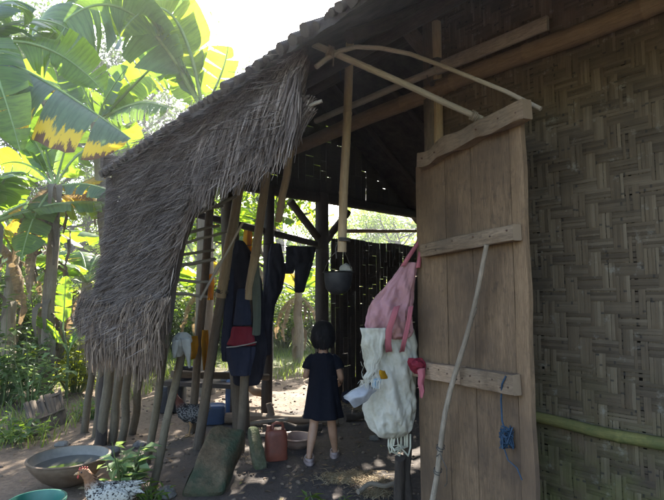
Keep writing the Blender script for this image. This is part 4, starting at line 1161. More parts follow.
# ------------------------------------------------------------------ the girl
def make_girl():
    g0 = gnd(323, 461); g0 = V((g0.x, g0.y, gh(g0.x, g0.y)))
    root = thing('person', 'child in a dark navy dress and pale sandals walking into the kitchen, seen from behind', 'person', g0)
    lf = gnd(309, 463) - g0; rf = gnd(335, 456.5) - g0
    vs = []; rs = []; es = []
    def add(p, r, par=None):
        vs.append(V(p)); rs.append(r if isinstance(r, tuple) else (r, r))
        if par is not None: es.append((par, len(vs) - 1))
        return len(vs) - 1
    pel = add((0, 0, .56), (.085, .07)); wa = add((0, .005, .67), (.078, .062), pel); ch = add((0, 0, .79), (.09, .066), wa)
    nb = add((0, -.004, .885), (.05, .042), ch); nk = add((0, .0, .925), (.033, .034), nb)
    h1 = add((0, .012, .975), (.058, .066), nk); h2 = add((0, .018, 1.04), (.074, .086), h1); h3 = add((0, .014, 1.105), (.06, .072), h2)
    ns = add((0, .098, 1.015), (.012, .014), h2)
    for sx, ft, kn in ((-1, lf, (-.075, .02, .31)), (1, rf, (.07, .07, .32))):
        hip = add((sx * .052, 0, .52), (.066, .066), pel)
        mid = add((sx * .06 + (kn[0] - sx * .06) * .5, kn[1] * .5, .42), (.054, .056), hip)
        k_ = add(kn, (.037, .04), mid)
        cf = add((kn[0] + (ft.x - kn[0]) * .4, kn[1] + (ft.y - kn[1]) * .4 - .012, .21), (.038, .042), k_)
        an = add((ft.x, ft.y, .065), (.022, .024), cf)
        he = add((ft.x, ft.y - .015, .038), (.022, .02), an)
        t1 = add((ft.x - .005, ft.y + .07, .034), (.027, .016), he)
        for q in range(5): add((ft.x + (q - 2) * .011, ft.y + .115 - abs(q - (1 if sx > 0 else 3)) * .005, .03), .008, t1)
    hands = {-1: ((-.150, -.02, .70), (-.125, .13, .70)), 1: ((.152, -.01, .69), (.150, .115, .64))}
    for sx in (-1, 1):
        el, wr = [V(q) for q in hands[sx]]
        sh = add((sx * .104, 0, .832), (.033, .033), ch)
        um = add(V((sx * .128, -.01, .775)), (.031, .031), sh)
        e = add(el, (.027, .028), um); fm = add(el.lerp(wr, .45), (.027, .027), e); w = add(wr, (.018, .02), fm)
        d = (wr - el).normalized(); dn_ = V((0, .35, -1)); pa = add(wr + d * .032, (.024, .013), w)
        for q in range(4):
            bpos = wr + d * .06 + V((0, 0, (q - 1.5) * .013)); Lq = (.045, .052, .048, .036)[q]
            f1 = add(bpos, .0075, pa); f2 = add(bpos + d * Lq * .5 + V((-sx * .008, 0, -.004)), .0068, f1); add(bpos + d * Lq * .85 + V((-sx * .026, 0, -.008)), .0058, f2)
        tb = add(wr + d * .02 + V((-sx * .018, 0, .016)), .009, pa); add(wr + d * .045 + V((-sx * .032, 0, .022)), .0075, tb)
    me = bpy.data.meshes.new('body'); me.from_pydata(vs, es, []); me.materials.append(M['skin'])
    b = bpy.data.objects.new('body', me); col.objects.link(b); b.parent = root
    sk = b.modifiers.new('skin', 'SKIN'); sk.use_smooth_shade = True
    ly = me.skin_vertices[0].data
    for i, r in enumerate(rs): ly[i].radius = r
    ly[0].use_root = True
    sub(b, 2)
    # dress
    mb = MB(); rows = []; n = 36
    prof = [(.896, .058, .05, 0), (.888, .080, .056, 0), (.874, .104, .062, 0), (.852, .124, .07, 0), (.82, .128, .078, .01), (.77, .121, .08, .025), (.71, .115, .08, .035), (.64, .122, .088, .045), (.56, .134, .102, .055), (.48, .146, .116, .05), (.41, .156, .126, .08), (.365, .163, .132, .1), (.358, .160, .129, .1), (.38, .150, .12, .1)]
    for z, a, bb, fo in prof:
        rows.append([V((math.cos(t) * a * (1 + fo * math.sin(t * 7 + 1 + z * 3)), .004 + math.sin(t) * bb * (1 + fo * math.sin(t * 7 + 1 + z * 3)), z + .006 * nz((math.cos(t), math.sin(t), z * 6), 2.5))) + V((1, 1, 0)) * .012 * nz((math.cos(t) * .8, math.sin(t) * .8, z * 5), 2.2) for t in [2 * math.pi * j / n for j in range(n)]])
    mb.grid(rows, lambda i, j: (i / 13, j / n), closed=True)
    for sx in (-1, 1):
        mb.tube([(sx * .075, 0, .862), (sx * .108, -.002, .838), (sx * .130, -.008, .79), (sx * .140, -.012, .755), (sx * .138, -.012, .758)], [.036, .046, .046, .045, .040], 16, False, .06)
    o = mb.build('dress', M['dress'], root, local=True); sub(o)
    # hair: bob
    mb = MB(); c = V((0, .008, 1.045))
    def hs(az, el, k=1.0):   # az from back
        x = math.sin(az) * math.cos(el); y = -math.cos(az) * math.cos(el); z = math.sin(el)
        return c + V((x * .098 * k, y * .112 * k, z * .118 * k))
    for s_ in range(560):
        az = U(-2.05, 2.05); e0 = U(.25, 1.5); k0 = U(.96, 1.06)
        front = abs(az) > 1.5
        zend = .938 + .012 * abs(az) + U(-.018, .016)
        pts = []; a2 = az
        for q in range(9):
            f = q / 8; el = e0 - f * (e0 + .25)
            p = hs(a2, el, k0)
            if el < 0:
                p = hs(a2, 0, k0)
            pts.append(p)
        p = pts[-1].copy()
        for q in range(1, 5):
            f = q / 4; z = pts[8].z + (zend - pts[8].z) * f
            pts.append(V((p.x * (1 - .16 * f * f), .008 + (p.y - .008) * (1 - .30 * f * f), z)))
        w = U(.007, .017)
        if R() < .12:
            sp_ = U(1.02, 1.10); pts = [V((q_.x * sp_, q_.y * sp_, q_.z)) if i_ > 8 else q_ for i_, q_ in enumerate(pts)]
        tang = V((math.cos(az), math.sin(az), 0))
        mb.strip(pts, [w] * 9 + [w, w * .9, w * .7, w * .3], tang, .001)
    for s_ in range(120):    # fringe over the forehead
        az = U(2.0, 4.28); e1 = U(.25, .38)
        mb.strip([hs(az, 1.45 - (1.45 - e1) * q / 6, U(.99, 1.02)) for q in range(7)], U(.01, .018), V((math.cos(az), math.sin(az), 0)), .001)
    rows = [[hs(2 * math.pi * j / 24, math.pi / 2 * (1 - i / 6) * .98 + .02, .97) for j in range(24)] for i in range(5)]
    mb.grid(rows, closed=True)
    mb.grid([[V((hs(a, 0, .96).x * (1 - .1 * i / 4), .008 + (hs(a, 0, .96).y - .008) * (1 - .24 * (i / 4) ** 2), 1.06 - .115 * i / 4)) for a in [-1.9 + 3.8 * j / 20 for j in range(21)]] for i in range(5)])
    mb.build('hair', M['hair'], root, local=True)
    for sx in (-1, 1):
        mb = MB(); mb.ball((sx * .03, .094, 1.045), (.013, .008, .008), 10, 8); mb.build('eye', M['eye'], root, local=True)
        mb = MB(); mb.ball((sx * .03, .1015, 1.045), (.006, .002, .006), 8, 6); mb.build('pupil', M['iron'], root, local=True)
        mb = MB(); mb.ball((sx * .078, .015, 1.03), (.01, .018, .028), 10, 8); mb.build('ear', M['skin'], root, local=True)
    mb = MB(); mb.ball((0, .09, .985), (.02, .008, .006), 10, 6); mb.build('mouth', M['lip'], root, local=True)
    for ft, rz in ((lf, .15), (rf, -.1)):
        mb = MB(); rows = []
        q = Matrix.Rotation(rz, 3, 'Z')
        for z, k in ((.0, .96), (.006, 1.02), (.02, 1.0), (.024, .95)):
            rows.append([V((ft.x, ft.y + .035, z)) + q @ V((math.cos(t) * (.041 + .006 * math.sin(t)) * k, math.sin(t) * .098 * k, 0)) for t in [2 * math.pi * j / 24 for j in range(24)]])
        b0 = mb.grid(rows, closed=True); mb.face([b0 + j for j in range(24)][::-1]); mb.face([b0 + 72 + j for j in range(24)])
        # heel counter and strap
        mb.grid([[V((ft.x, ft.y + .03, z)) + q @ V((math.cos(t) * .036, math.sin(t) * .082, 0)) for t in [math.pi * 1.08 + math.pi * .84 * j / 12 for j in range(13)]] for z in (.02, .04, .052)])
        mb.grid([[V((ft.x, ft.y + .06 + .04 * f, .0)) + q @ V((math.cos(t) * .042, 0, 0)) + V((0, 0, .02 + .038 * math.sin(t))) for t in [math.pi * j / 10 for j in range(11)]] for f in (0, .5, 1)])
        o = mb.build('sandal', M['sandal'], root, local=True); solid(o, .006)
make_girl()

# ------------------------------------------------------------------ vegetation
def banana_leaf(base, tip, bow, W, roll=0.0, fold=.35, tears=.4, mat='banana', parent=None, pet=.12, sideA=1.0, sideB=1.0, local=False, hang=0.0, tuck=None):
    """one banana leaf: midrib along a bent curve, two torn halves. side vector faces the open sky/camera then rolled"""
    base, tip, bow = V(base), V(tip), V(bow)
    ctrl = (base + tip) / 2 + bow
    n = 34; mid = []
    for i in range(n + 1):
        t = i / n; mid.append(base * (1 - t) ** 2 + ctrl * 2 * t * (1 - t) + tip * t * t)
    mb = MB()
    def frame(t):
        i = min(n - 1, int(t * n)); f = t * n - i
        p = mid[i].lerp(mid[i + 1], f); tg = (mid[min(n, i + 2)] - mid[max(0, i - 1)]).normalized()
        s = tg.cross(V((0, 1, 0)) if not local else V((0, 0, 1)))
        s = s.normalized() if s.length > .05 else V((1, 0, 0))
        nn = s.cross(tg).normalized()
        s = s * math.cos(roll) + nn * math.sin(roll); nn = s.cross(tg).normalized()
        if local and nn.z < 0: nn = -nn
        if not local and nn.z < -.2: nn = -nn
        return p, tg, s, nn
    def prof(t):
        u = (t - pet) / (1 - pet)
        if u <= 0: return 0
        return W * min(1, (u / .16) ** .6) * (1 - max(0, (u - .55) / .45) ** 2.4) ** .6
    for sd, k in ((1, sideA), (-1, sideB)):
        if k <= 0: continue
        t = pet
        while t < .995:
            dt = U(.10, .3) if R() > tears else U(.025, .07)
            t1 = min(1.0, t + dt)
            if 1 - t1 < .03: t1 = 1.0
            m = max(2, int((t1 - t) * 30)); dr = U(-.06, .10) + (U(0, .35) if R() < tears else 0); o = U(0, .6)
            rows = []; g_ = .004 if t > pet else 0
            for a in range(m + 1):
                tt = t + (t1 - t) * a / m; p, tg, s, nn = frame(tt); w = prof(min(tt, .992)) * k
                row = []
                for c in range(7):
                    f = c / 6
                    shrink = (t1 - t) * .10 * f * (1 - 2 * a / m) if dt < .3 else 0
                    ang = fold * (.5 + .5 * f) * 1.0 - .15 * (1 - f) + dr * f
                    q = p + s * sd * w * f * math.cos(ang) - nn * w * f * math.sin(ang)
                    q += V((0, 0, -1)) * hang * w * f * f
                    q += tg * (shrink * (mid[-1] - mid[0]).length) + tg * f * w * .18
                    q += nn * (.008 * math.sin(tt * 70 + sd) * f + .02 * noise.noise(V((tt * 9, f * 2, sd * 3 + o))) * f)
                    row.append(q)
                rows.append(row)
            mb.cur = 0
            mb.grid(rows, lambda i, j, t=t, t1=t1, m=m: (t + (t1 - t) * i / m, j / 6))
            t = t1
    mb.cur = 1
    mb.tube(mid, [.022 * (1 - .85 * i / n) * min(1.3, W / .28) + .002 for i in range(n + 1)], 7, True)
    dry = mat == 'banana_dry'
    return mb.build('leaf', [M[mat], M['dry_rib'] if dry else M['midrib']], parent, local=local)
def pseudostem(base, top, r, parent, local=False, mat='stem_sheath', sheaths=0):
    mb = MB(); base, top = V(base), V(top)
    mb.pole(base, top, r * 1.15, r * .8, 14, 18, .12, .05)
    for k in range(sheaths):
        t = U(.15, 1.0); p = base.lerp(top, t); a = U(0, 6.28); d = V((math.cos(a), math.sin(a), 0)); L = U(.25, .6)
        s = V((-d.y, d.x, 0))
        mb.strip([p + d * r * .8, p + d * r * 1.25 + V((0, 0, .06)), p + d * (r * 1.3 + L * .25) + V((0, 0, -.02)), p + d * (r * 1.2 + L * .3) - V((0, 0, L * .5)), p + d * (r + L * .22) - V((0, 0, L))], [.1, .1, .08, .06, .03], (s + d * U(-.5, .5)).normalized(), .015)
    return mb.build('stem', M[mat], parent, local=local)
# hero plant A: base outside the frame on the left
def gbase(x, Y): p = at(x, 400, Y); return V((p.x, p.y, gh(p.x, p.y)))
A = gbase(-70, 4.6); plA = thing('banana_plant', 'tall banana plant leaning in from the edge with a leaf scorched yellow', 'banana plant', A)
crA = V((A.x + .1, A.y, 3.75)); pseudostem(A, crA, .11, plA, sheaths=6)
def hl(pl, cr, b, t, bow, W, roll=0, fold=.35, tears=.3, mat='banana', **kw):
    return banana_leaf(cr if b is None else at(*b), at(*t), bow, W, roll, fold, tears, mat, pl, **kw)
hl(plA, crA, None, (131, 139, 4.75), (-.1, -.2, .22), .30, 1.15, .5, .5, 'banana_edge', pet=.1, sideA=.3, sideB=1.6, hang=.35)
hl(plA, crA, None, (104, 92, 5.3), (-.1, .2, .62), .30, .35, .45, .3, 'banana')
hl(plA, crA, None, (20, 150, 4.2), (.1, -.3, .6), .26, .3, .4, .4, 'banana')
hl(plA, crA, None, (-20, -60, 4.0), (0, 0, .3), .28, .2, .3, .3, 'banana')
# hero plant B: stem with dead sheaths standing left of the thatch
Bp = gnd(43, 396); Bp.z = gh(Bp.x, Bp.y); plB = thing('banana_plant', 'banana plant with a ragged brown stem wrapped in dead hanging sheaths', 'banana plant', Bp)
crB = at(55, 188, Bp.y); pseudostem(Bp, crB, .085, plB, sheaths=34)
hl(plB, crB, None, (118, 196, Bp.y - .3), (0, 0, .22), .22, 1.1, .4, .4, 'banana_dull')
hl(plB, crB, None, (112, 168, Bp.y + .4), (-.2, 0, -.2), .26, .9, .2, .4, 'banana_yellow')
hl(plB, crB, None, (108, 226, Bp.y + .5), (0, 0, .42), .13, .9, .4, .9, 'banana_dry')
hl(plB, crB, None, (12, 262, Bp.y - .4), (-.05, 0, .45), .1, .7, .4, .95, 'banana_dry')
hl(plB, crB, None, (30, 300, Bp.y - .4), (-.2, 0, .3), .09, .7, .5, .95, 'banana_dry')
hl(plB, crB, None, (0, 165, Bp.y + .4), (0, 0, .35), .28, .4, .4, .3, 'banana')
hl(plB, crB, None, (14, 128, Bp.y), (0, 0, .5), .26, .8, .4, .5, 'banana')
hl(plB, crB, None, (96, 150, Bp.y), (0, 0, .35), .24, .6, .4, .5, 'banana')
hl(plB, crB, None, (30, 100, Bp.y + .6), (0, 0, .2), .28, .2, .3, .3, 'banana')
hl(plB, crB, None, (78, 120, Bp.y + .8), (0, 0, .3), .28, .2, .3, .3, 'banana')
hl(plB, crB, None, (22, 256, Bp.y - .7), (-.1, 0, .2), .24, .2, .3, .2, 'banana')
# hero plant C: behind the thatch, its crown spread against the sky
Cp = gbase(122, 7.4); plC = thing('banana_plant', 'tall green banana plant rising behind the thatch with broad leaves against the bright sky', 'banana plant', Cp)
crC = at(98, 124, 7.4); pseudostem(Cp, crC, .13, plC, mat='stem_sheath', sheaths=8)
hl(plC, crC, None, (190, 34, 7.0), (0, 0, .12), .36, .15, .18, .15, 'banana', pet=.06)
hl(plC, crC, None, (168, 108, 6.8), (0, 0, .35), .30, .7, .4, .5, 'banana_dull')
hl(plC, crC, None, (128, 66, 7.2), (-.2, 0, -.1), .26, .4, .2, .2, 'banana_dull')
hl(plC, crC, None, (200, 112, 7.8), (.3, 0, 1.5), .34, .5, .3, .3, 'banana')
hl(plC, crC, None, (66, 62, 7.2), (0, 0, .2), .3, .6, .4, .3, 'banana_dull')
hl(plC, crC, None, (40, 150, 7.2), (-.2, 0, .5), .3, .4, .4, .5, 'banana')
hl(plC, crC, None, (135, 170, 7.5), (.1, 0, .5), .28, .4, .4, .5, 'banana')
hl(plC, crC, None, (14, 96, 7.8), (-.2, 0, .9), .34, .3, .4, .5, 'banana')
hl(plC, crC, None, (60, 12, 8.2), (-.1, 0, .3), .34, .4, .3, .4, 'banana')
hl(plC, crC, None, (150, 88, 8.0), (.1, 0, .4), .32, .8, .4, .4, 'banana_dull')
hl(plA, crA, None, (70, 30, 5.6), (-.1, .2, .5), .32, .5, .4, .4, 'banana')
hl(plA, crA, None, (36, 10, 5.0), (-.1, 0, .5), .34, .8, .5, .5, 'banana_dull')
# hero plant D: high crown above the frame, its leaves hang into the top
Dp = gbase(206, 7.2); plD = thing('banana_plant', 'banana plant whose huge torn leaves arch up from behind the roof', 'banana plant', Dp)
crD = at(203, 112, 7.2); pseudostem(Dp, crD, .12, plD, sheaths=6)
hl(plD, crD, None, (34, 60, 5.4), (-.2, -.2, 2.1), .46, .35, .5, .6, 'banana_dull', hang=.25)
hl(plD, crD, None, (118, 36, 6.2), (.2, -.1, 1.75), .40, .2, .15, .12, 'banana_lime')
hl(plD, crD, None, (150, 12, 6.8), (.1, 0, .1), .2, .9, .5, .2, 'banana_dull')
hl(plD, crD, None, (176, -25, 6.8), (.0, 0, .3), .3, .5, .4, .3, 'banana_dull')
hl(plD, crD, None, (172, 62, 7.0), (-.1, 0, .2), .26, .8, .3, .3, 'banana')
hl(plD, crD, None, (228, 46, 7.0), (.15, 0, .1), .3, .2, .3, .3, 'banana')
hl(plD, crD, None, (90, 20, 7.0), (-.1, 0, 1.2), .40, .6, .5, .7, 'banana_dull')
# generic banana plants farther back, copies of two prototypes
def make_banana(label, h, nl, seed):
    random.seed(seed)
    root = thing('banana_plant', label, 'banana plant', (0, 0, 0), 'banana plants behind the hut')
    pseudostem((0, 0, -.05), (0, 0, h), .11, root, local=True, sheaths=8)
    for k in range(nl):
        a = k * 2.4 + U(-.3, .3); el = U(.5, 1.3); L = U(1.3, 2.1)
        d = V((math.cos(a), math.sin(a), 0)); droop = U(.1, .7)
        tip = V((0, 0, h)) + d * L * math.cos(el) * 1.1 + V((0, 0, L * math.sin(el) * .6 - droop * L * .5))
        banana_leaf((0, 0, h), tip, V((0, 0, .25 + droop * .5)), U(.22, .32), U(-.2, .2), U(.2, .5), U(.2, .7), 'banana' if R() < .75 else 'banana_yellow', root, local=True)
    for k in range(3):
        a = U(0, 6.28); d = V((math.cos(a), math.sin(a), 0))
        banana_leaf((0, 0, h * .95), V((0, 0, h * .95)) + d * U(.35, .6) + V((0, 0, -U(.8, 1.3))), d * .35 + V((0, 0, .3)), .10, 0, .7, .95, 'banana_dry', root, local=True)
    return root
pr1 = make_banana('young banana plant between the thatch and the rear stem', 1.6, 8, 3)
pr2 = make_banana('banana plant seen through the open end of the kitchen', 2.1, 9, 11)
spots = [(pr1, 84, 9.0, 'low banana plant half hidden at the left end of the thatch'), (pr2, 236, 9.5, 'banana plant seen through the kitchen left of the thick post'), (pr1, 298, 10.5, 'banana plant in the back opening behind the trousers'),
         (pr2, 8, 8.5, 'banana plant at the far left behind the ragged stem'), (pr2, -20, 6.6, 'banana plant cut by the left border of the view'), (pr2, 120, 12.0, 'distant banana plant behind the thatch roof end'), (pr1, 206, 11.0, 'banana plant behind the bare thatch battens'), (pr1, 30, 11.5, 'distant banana plant in the gap beside the ragged stem')]
used = set()
for i, (pr, x, Y, lab) in enumerate(spots):
    o = pr if pr.name not in used else copy_tree(pr)
    used.add(pr.name); p = at(x, 350, Y)
    o.location = (p.x, p.y, gh(p.x, p.y)); o.rotation_euler = (0, 0, i * 1.7); s = 1 + .12 * math.sin(i * 2.1); o.scale = (s, s, s); o['label'] = lab

# bushes / weeds
random.seed(21)
def foliage_plant(name, label, cat, p, h, spread, nst, nleaf, L, W, mats, group=None, up=.5, local=False):
    root = thing(name, label, cat, p, group); p = V(p) if not local else V((0, 0, 0))
    st, lv = MB(), MB()
    for k in range(nst):
        a = U(0, 6.28); d = V((math.cos(a), math.sin(a), 0)); rr = spread * math.sqrt(R()) ; hh = h * U(.55, 1.05) * (1 - .35 * rr / spread)
        pts = [p + d * rr * .15 + V((0, 0, -.02)), p + d * rr * .5 + V((0, 0, hh * .5)), p + d * rr + V((0, 0, hh))]
        st.tube(pts, [.006 + h * .004, .005 + h * .002, .002], 5, False)
        for q in range(nleaf):
            t = U(.25, 1.0); b = (pts[0] * (1 - t) ** 2 + pts[1] * 2 * t * (1 - t) + pts[2] * t * t)
            aa = q * 2.4 + U(-.4, .4); dd = V((math.cos(aa), math.sin(aa), U(-.25, .55)))
            s = U(.6, 1.15)
            lv.leaf(b + dd * L * .15, dd, V((U(-.35, .35), U(-.35, .35), 1)), L * s, W * s, U(.1, .5), U(.0, .4))
    st.build('stem', M['twig'], root, local=local)
    lv.build('foliage', M[mats], root, local=local)
    return root
pf = gnd(122, 500); foliage_plant('leafy_plant', 'bright leafy green plant growing between the wok and the stakes', 'plant', V((pf.x, pf.y, 0)), .46, .22, 14, 9, .11, .065, 'leaf_pale')
pf = gnd(150, 500); foliage_plant('small_weed', 'low weed with narrow leaves at the base of the front stake', 'weed', V((pf.x, pf.y, 0)), .16, .14, 9, 6, .08, .025, 'leaf_a')
pf = gnd(316, 510); foliage_plant('small_weed', 'small bright weed sprouting on the floor before the girl', 'weed', V((pf.x, pf.y, 0)), .13, .10, 5, 6, .10, .026, 'leaf_a')
pf = gnd(346, 506); foliage_plant('small_weed', 'tiny weed sprouting beside the straw patch', 'weed', V((pf.x, pf.y, 0)), .07, .07, 5, 5, .06, .016, 'leaf_a')
pf = gnd(12, 440); foliage_plant('small_weed', 'leafy weeds below the broken slat panel', 'weed', V((pf.x, pf.y, 0)), .28, .45, 26, 8, .10, .05, 'leaf_b')
pf = gnd(92, 418); foliage_plant('small_weed', 'clump of weeds at the foot of the corner stake', 'weed', V((pf.x, pf.y, 0)), .3, .3, 18, 8, .08, .04, 'leaf_b')
pf = gnd(30, 410); foliage_plant('shrub', 'leafy shrub beside the ragged banana stem', 'shrub', V((pf.x, pf.y, 0)), 1.0, .5, 22, 11, .13, .07, 'leaf_pale')
pf = gnd(2, 405); foliage_plant('shrub', 'dark shrub at the left edge of the yard', 'shrub', V((pf.x, pf.y, 0)), 1.3, .6, 26, 12, .15, .08, 'leaf_c')
pf = gnd(75, 393); foliage_plant('shrub', 'sunlit yellow-green shrub behind the corner stake', 'shrub', V((pf.x, pf.y, 0)), 1.2, .6, 26, 12, .17, .09, 'leaf_y')
# wide bright paddle leaves (ginger) left of the thatch
pf = gnd(66, 398); gin = thing('ginger_plant', 'upright plant with one glowing paddle leaf beside the ragged stem', 'plant', V((pf.x, pf.y, 0)))
Yg = pf.y
for (tx, ty, bow, W, rl) in ((66, 276, (0, 0, 0), .12, 0), (100, 318, (0, 0, .3), .08, .4), (30, 320, (0, 0, .25), .1, .5), (84, 340, (0, 0, .3), .07, .3)):
    banana_leaf(at(63, 330, Yg) if ty < 300 else V((pf.x, pf.y, .6)), at(tx, ty, Yg), bow, W, rl, .15, .0, 'banana', gin)
mb = MB(); mb.tube([V((pf.x, pf.y, 0)), V((pf.x, pf.y, .6)), at(63, 330, Yg)], [.02, .016, .01], 7); mb.build('stem', M['twig'], gin)
# shrubs behind the hut (copies of three prototypes)
protos = []
for i, (mt_, h, sp) in enumerate((('leaf_y', 2.6, 1.5), ('leaf_a', 2.2, 1.4), ('leaf_b', 2.9, 1.6), ('leaf_c', 2.4, 1.5))):
    protos.append(foliage_plant('shrub', 'dense sunlit shrub growing behind the hut', 'shrub', (0, 0, 0), h, sp, 60, 26, .19, .095, mt_, 'shrubs behind the hut', local=True))
place = [(0, 400, 12.0), (1, 350, 12.5), (0, 378, 13.5), (2, 320, 13.2), (1, 285, 13.0), (3, 262, 14.5), (0, 232, 13.5), (2, 200, 12.5), (1, 60, 10.5), (2, 20, 10.0), (3, -20, 9.0), (0, 95, 12.0), (2, 430, 13.5), (1, 130, 14.0), (3, 165, 13.0), (1, 2, 13), (0, 48, 14.0), (1, 306, 16.5), (2, 275, 17.5), (3, 340, 17.5), (0, 240, 17)]
seen = {}
names = ['yellow-green shrub', 'bright green shrub', 'mid-green shrub', 'dark green shrub']
where = ['behind the gap above the end wall', 'in the middle of the gap above the end wall', 'at the back of the gap above the end wall', 'behind the double-braced post', 'behind the girl in the back opening', 'behind the hanging trousers', 'behind the thick kitchen post', 'behind the thatch battens',
         'left of the thatch behind the ginger plant', 'behind the ragged banana stem', 'beyond the left border plants', 'behind the corner of the thatch', 'hidden past the pink bag', 'behind the thatch panel', 'behind the middle of the thatch', 'far off at the left edge', 'far off past the ragged stem', 'far off past the girl', 'far off past the trousers', 'far off behind the dark end wall', 'far off behind the jersey']
for i, (k, x, Y) in enumerate(place):
    o = protos[k] if k not in seen else copy_tree(protos[k]); seen[k] = 1
    p = at(x, 350, Y); o.location = (p.x, p.y, gh(p.x, p.y)); o.rotation_euler = (0, 0, i * 1.3); s = U(.8, 1.15); o.scale = (s, s, s * U(.85, 1.1))
    o['label'] = names[k] + ' ' + where[i]
# trees
def make_tree(label, h, cr, nl, mat, seed, leafL=.22):
    random.seed(seed)
    root = thing('tree', label, 'tree', (0, 0, 0), 'trees beyond the yard')
    tk, lv = MB(), MB(); ends = []
    tk.pole((0, 0, -.1), (U(-.3, .3), U(-.3, .3), h * .62), h * .022, h * .012, 10, 10, .1, .25)
    def limb(p, d, L, r, lvl):
        q = [p]; 
        for k in range(4):
            d = (d + V((U(-.3, .3), U(-.3, .3), U(-.1, .25)))).normalized(); q.append(q[-1] + d * L / 4)
        tk.tube(q, [r, r * .85, r * .7, r * .55, r * .4], 6, False)
        if lvl == 0: ends.append((q[-1], q[2])); return
        for k in range(3): limb(q[2 + k % 3], (d + V((U(-1, 1), U(-1, 1), U(-.4, .7)))).normalized(), L * U(.5, .7), r * .5, lvl - 1)
    for k in range(7):
        a = k * 2.4; limb(V((0, 0, h * U(.42, .64))), V((math.cos(a), math.sin(a), U(.2, 1.1))).normalized(), cr * U(.6, 1.0), h * .008, 2)
    per = nl // len(ends)
    for e, m in ends:
        rad = cr * U(.16, .28)
        for k in range(per):
            c = e.lerp(m, U(0, .6)) + V((random.gauss(0, 1), random.gauss(0, 1), random.gauss(0, .8))) * rad * .6
            lv.leaf(c, V((U(-1, 1), U(-1, 1), U(-.8, .3))), V((U(-.6, .6), U(-.6, .6), 1)), leafL * U(.6, 1.2), leafL * .45 * U(.7, 1.2), .3, .2)
    tk.build('trunk', M['bark'], root, local=True); lv.build('crown', M[mat], root, local=True)
    return root
T = [None, make_tree('t', 9, 3.6, 5200, 'leaf_b', 6), make_tree('t', 8, 3.8, 5600, 'leaf_a', 8), make_tree('t', 13.5, 4.0, 3600, 'leaf_c', 5, .2), make_tree('t', 12.5, 4.6, 7500, 'leaf_c', 9, .27), make_tree('t', 5.0, 2.0, 5200, 'leaf_a', 12, .2)]
tp = [(3, 276, 31, 1.25, 'tall thin-leaved tree rising above the roof edge'), (4, 128, 23, 1.1, 'tall wispy tree filling the sky gap behind the banana crowns'), (4, 44, 23, 1.05, 'tall wispy tree at the upper left behind the banana leaves'), (1, 62, 23, .8, 'broad tree behind the ragged banana stem'),
      (2, -40, 22, .9, 'leafy tree past the left border plants'), (1, 200, 27, .8, 'round tree behind the thatch wall'), (2, 300, 28, .75, 'tree closing the view behind the back opening'), (1, 400, 30, .8, 'tree closing the view above the end wall'), (2, 160, 25, .8, 'light green tree behind the thatch roof end'), (1, 480, 26, .8, 'tree hidden behind the plaited wall'), (2, 350, 36, .8, 'far tree behind the end wall'), (5, 268, 10.2, .95, 'small leafy tree added close behind the kitchen posts to shade the foreground'), (4, -30, 20, .95, 'tall tree past the left edge of the yard'), (4, 80, 30, 1.1, 'tall far tree in the gap between banana crowns'), (2, 95, 30, .9, 'far light tree between the ragged stem and the thatch')]  # the small tree by the kitchen posts is added to shade yard and floor
seen = {}
for i, (k, x, Y, s, lab) in enumerate(tp):
    o = T[k] if k not in seen else copy_tree(T[k]); seen[k] = 1
    p = at(x, 330, Y); o.location = (p.x, p.y, gh(p.x, p.y) - .1); o.rotation_euler = (0, 0, i * 2.0); o.scale = (s, s, s); o['label'] = lab
# far wood as one mass
random.seed(33)
mb = MB()
for k in range(16000):
    a = U(-.95, .8); d = U(32, 48); x, y = math.sin(a) * d, math.cos(a) * d
    top = 6.0 + 3.0 * noise.noise(V((a * 6, 0, 0))) + 1.5 * noise.noise(V((a * 19, 3, 0)))
    z = gh(x, y) + U(0, 1) ** .8 * top
    mb.leaf((x, y, z), V((U(-1, 1), U(-1, 1), U(-.8, .3))), V((U(-.6, .6), U(-.6, .6), 1)), U(.5, 1.1), U(.3, .6), .3, .2)
tag(mb.build('woods', M['leaf_b']), 'distant wood closing off the yard behind everything', 'woods', kind='stuff')
# grass behind the hut and along the path
mb = MB()
for k in range(9000):
    if k < 6500: x, y = U(-4, 3), U(8.4, 15)
    else: x, y = U(-5.5, -2.6), U(4.6, 9)
    if noise.noise(V((x * .8, y * .8, 1))) < -.15: continue
    p = V((x, y, gh(x, y))); h = U(.06, .22); a = U(0, 6.28); d = V((math.cos(a), math.sin(a), 0))
    mb.strip([p, p + d * h * .2 + V((0, 0, h * .6)), p + d * h * .55 + V((0, 0, h))], [.012, .010, .002], V((-d.y, d.x, 0)))
tag(mb.build('grass', M['grass']), 'short rough grass covering the yard behind the hut', 'grass', kind='stuff')

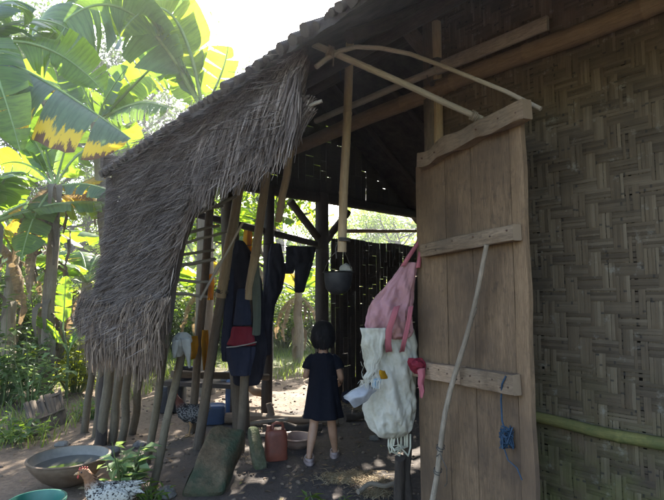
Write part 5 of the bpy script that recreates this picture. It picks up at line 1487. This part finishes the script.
# thin haze box added to imitate a glare veil, with some kitchen smoke
mb = MB(); boxm(mb, (0, 26, 9), (1, 0, 0), (0, 1, 0), ZU, 110, 60, 21)
hz = mb.build('haze', [], None, smooth=False); tag(hz, kind='stuff')
m, nt, out = newmat('haze_veil')
pv = nd(nt, 'ShaderNodeVolumePrincipled', {'Color': (.86, .89, 1, 1), 'Density': .0017, 'Anisotropy': .55})
nt.links.new(pv.outputs[0], out.inputs[1]); hz.data.materials.append(m)

# ------------------------------------------------------------------ light, camera, world
EL, AZ = math.radians(37), math.radians(6)
w = bpy.data.worlds.new('World'); sc.world = w; w.use_nodes = True
nt = w.node_tree; nt.nodes.clear()
sky = nt.nodes.new('ShaderNodeTexSky'); sky.sky_type = 'NISHITA'; sky.sun_disc = False; sky.sun_elevation = EL; sky.sun_rotation = AZ
sky.air_density = 1.0; sky.dust_density = 2.5; sky.ozone_density = 1.0
bg = nt.nodes.new('ShaderNodeBackground'); bg.inputs['Strength'].default_value = .13
wo = nt.nodes.new('ShaderNodeOutputWorld')
nt.links.new(sky.outputs[0], bg.inputs[0]); nt.links.new(bg.outputs[0], wo.inputs[0])
sd = V((math.sin(AZ) * math.cos(EL), math.cos(AZ) * math.cos(EL), math.sin(EL)))
ld = bpy.data.lights.new('sun', 'SUN'); ld.energy = 5.0; ld.angle = math.radians(.5); ld.color = (1, .93, .82)
lo = bpy.data.objects.new('sun', ld); lo.rotation_euler = (-sd).to_track_quat('-Z', 'Y').to_euler(); lo.location = sd * 30; col.objects.link(lo)
cd = bpy.data.cameras.new('camera'); co = bpy.data.objects.new('camera', cd); col.objects.link(co)
cd.sensor_width = 36; cd.lens = F / 664 * 36; cd.clip_end = 1000; cd.clip_start = .05
co.location = CP; co.rotation_euler = (math.pi / 2 + PITCH, 0, 0)
sc.camera = co
sc.view_settings.view_transform = 'Standard'; sc.view_settings.look = 'None'; sc.view_settings.gamma = 1; sc.view_settings.exposure = 2.62
sc.view_settings.use_curve_mapping = False
sc.render.engine = 'CYCLES'
sc.cycles.use_denoising = True
sc.cycles.max_bounces = 8; sc.cycles.diffuse_bounces = 4; sc.cycles.transmission_bounces = 4; sc.cycles.transparent_max_bounces = 8
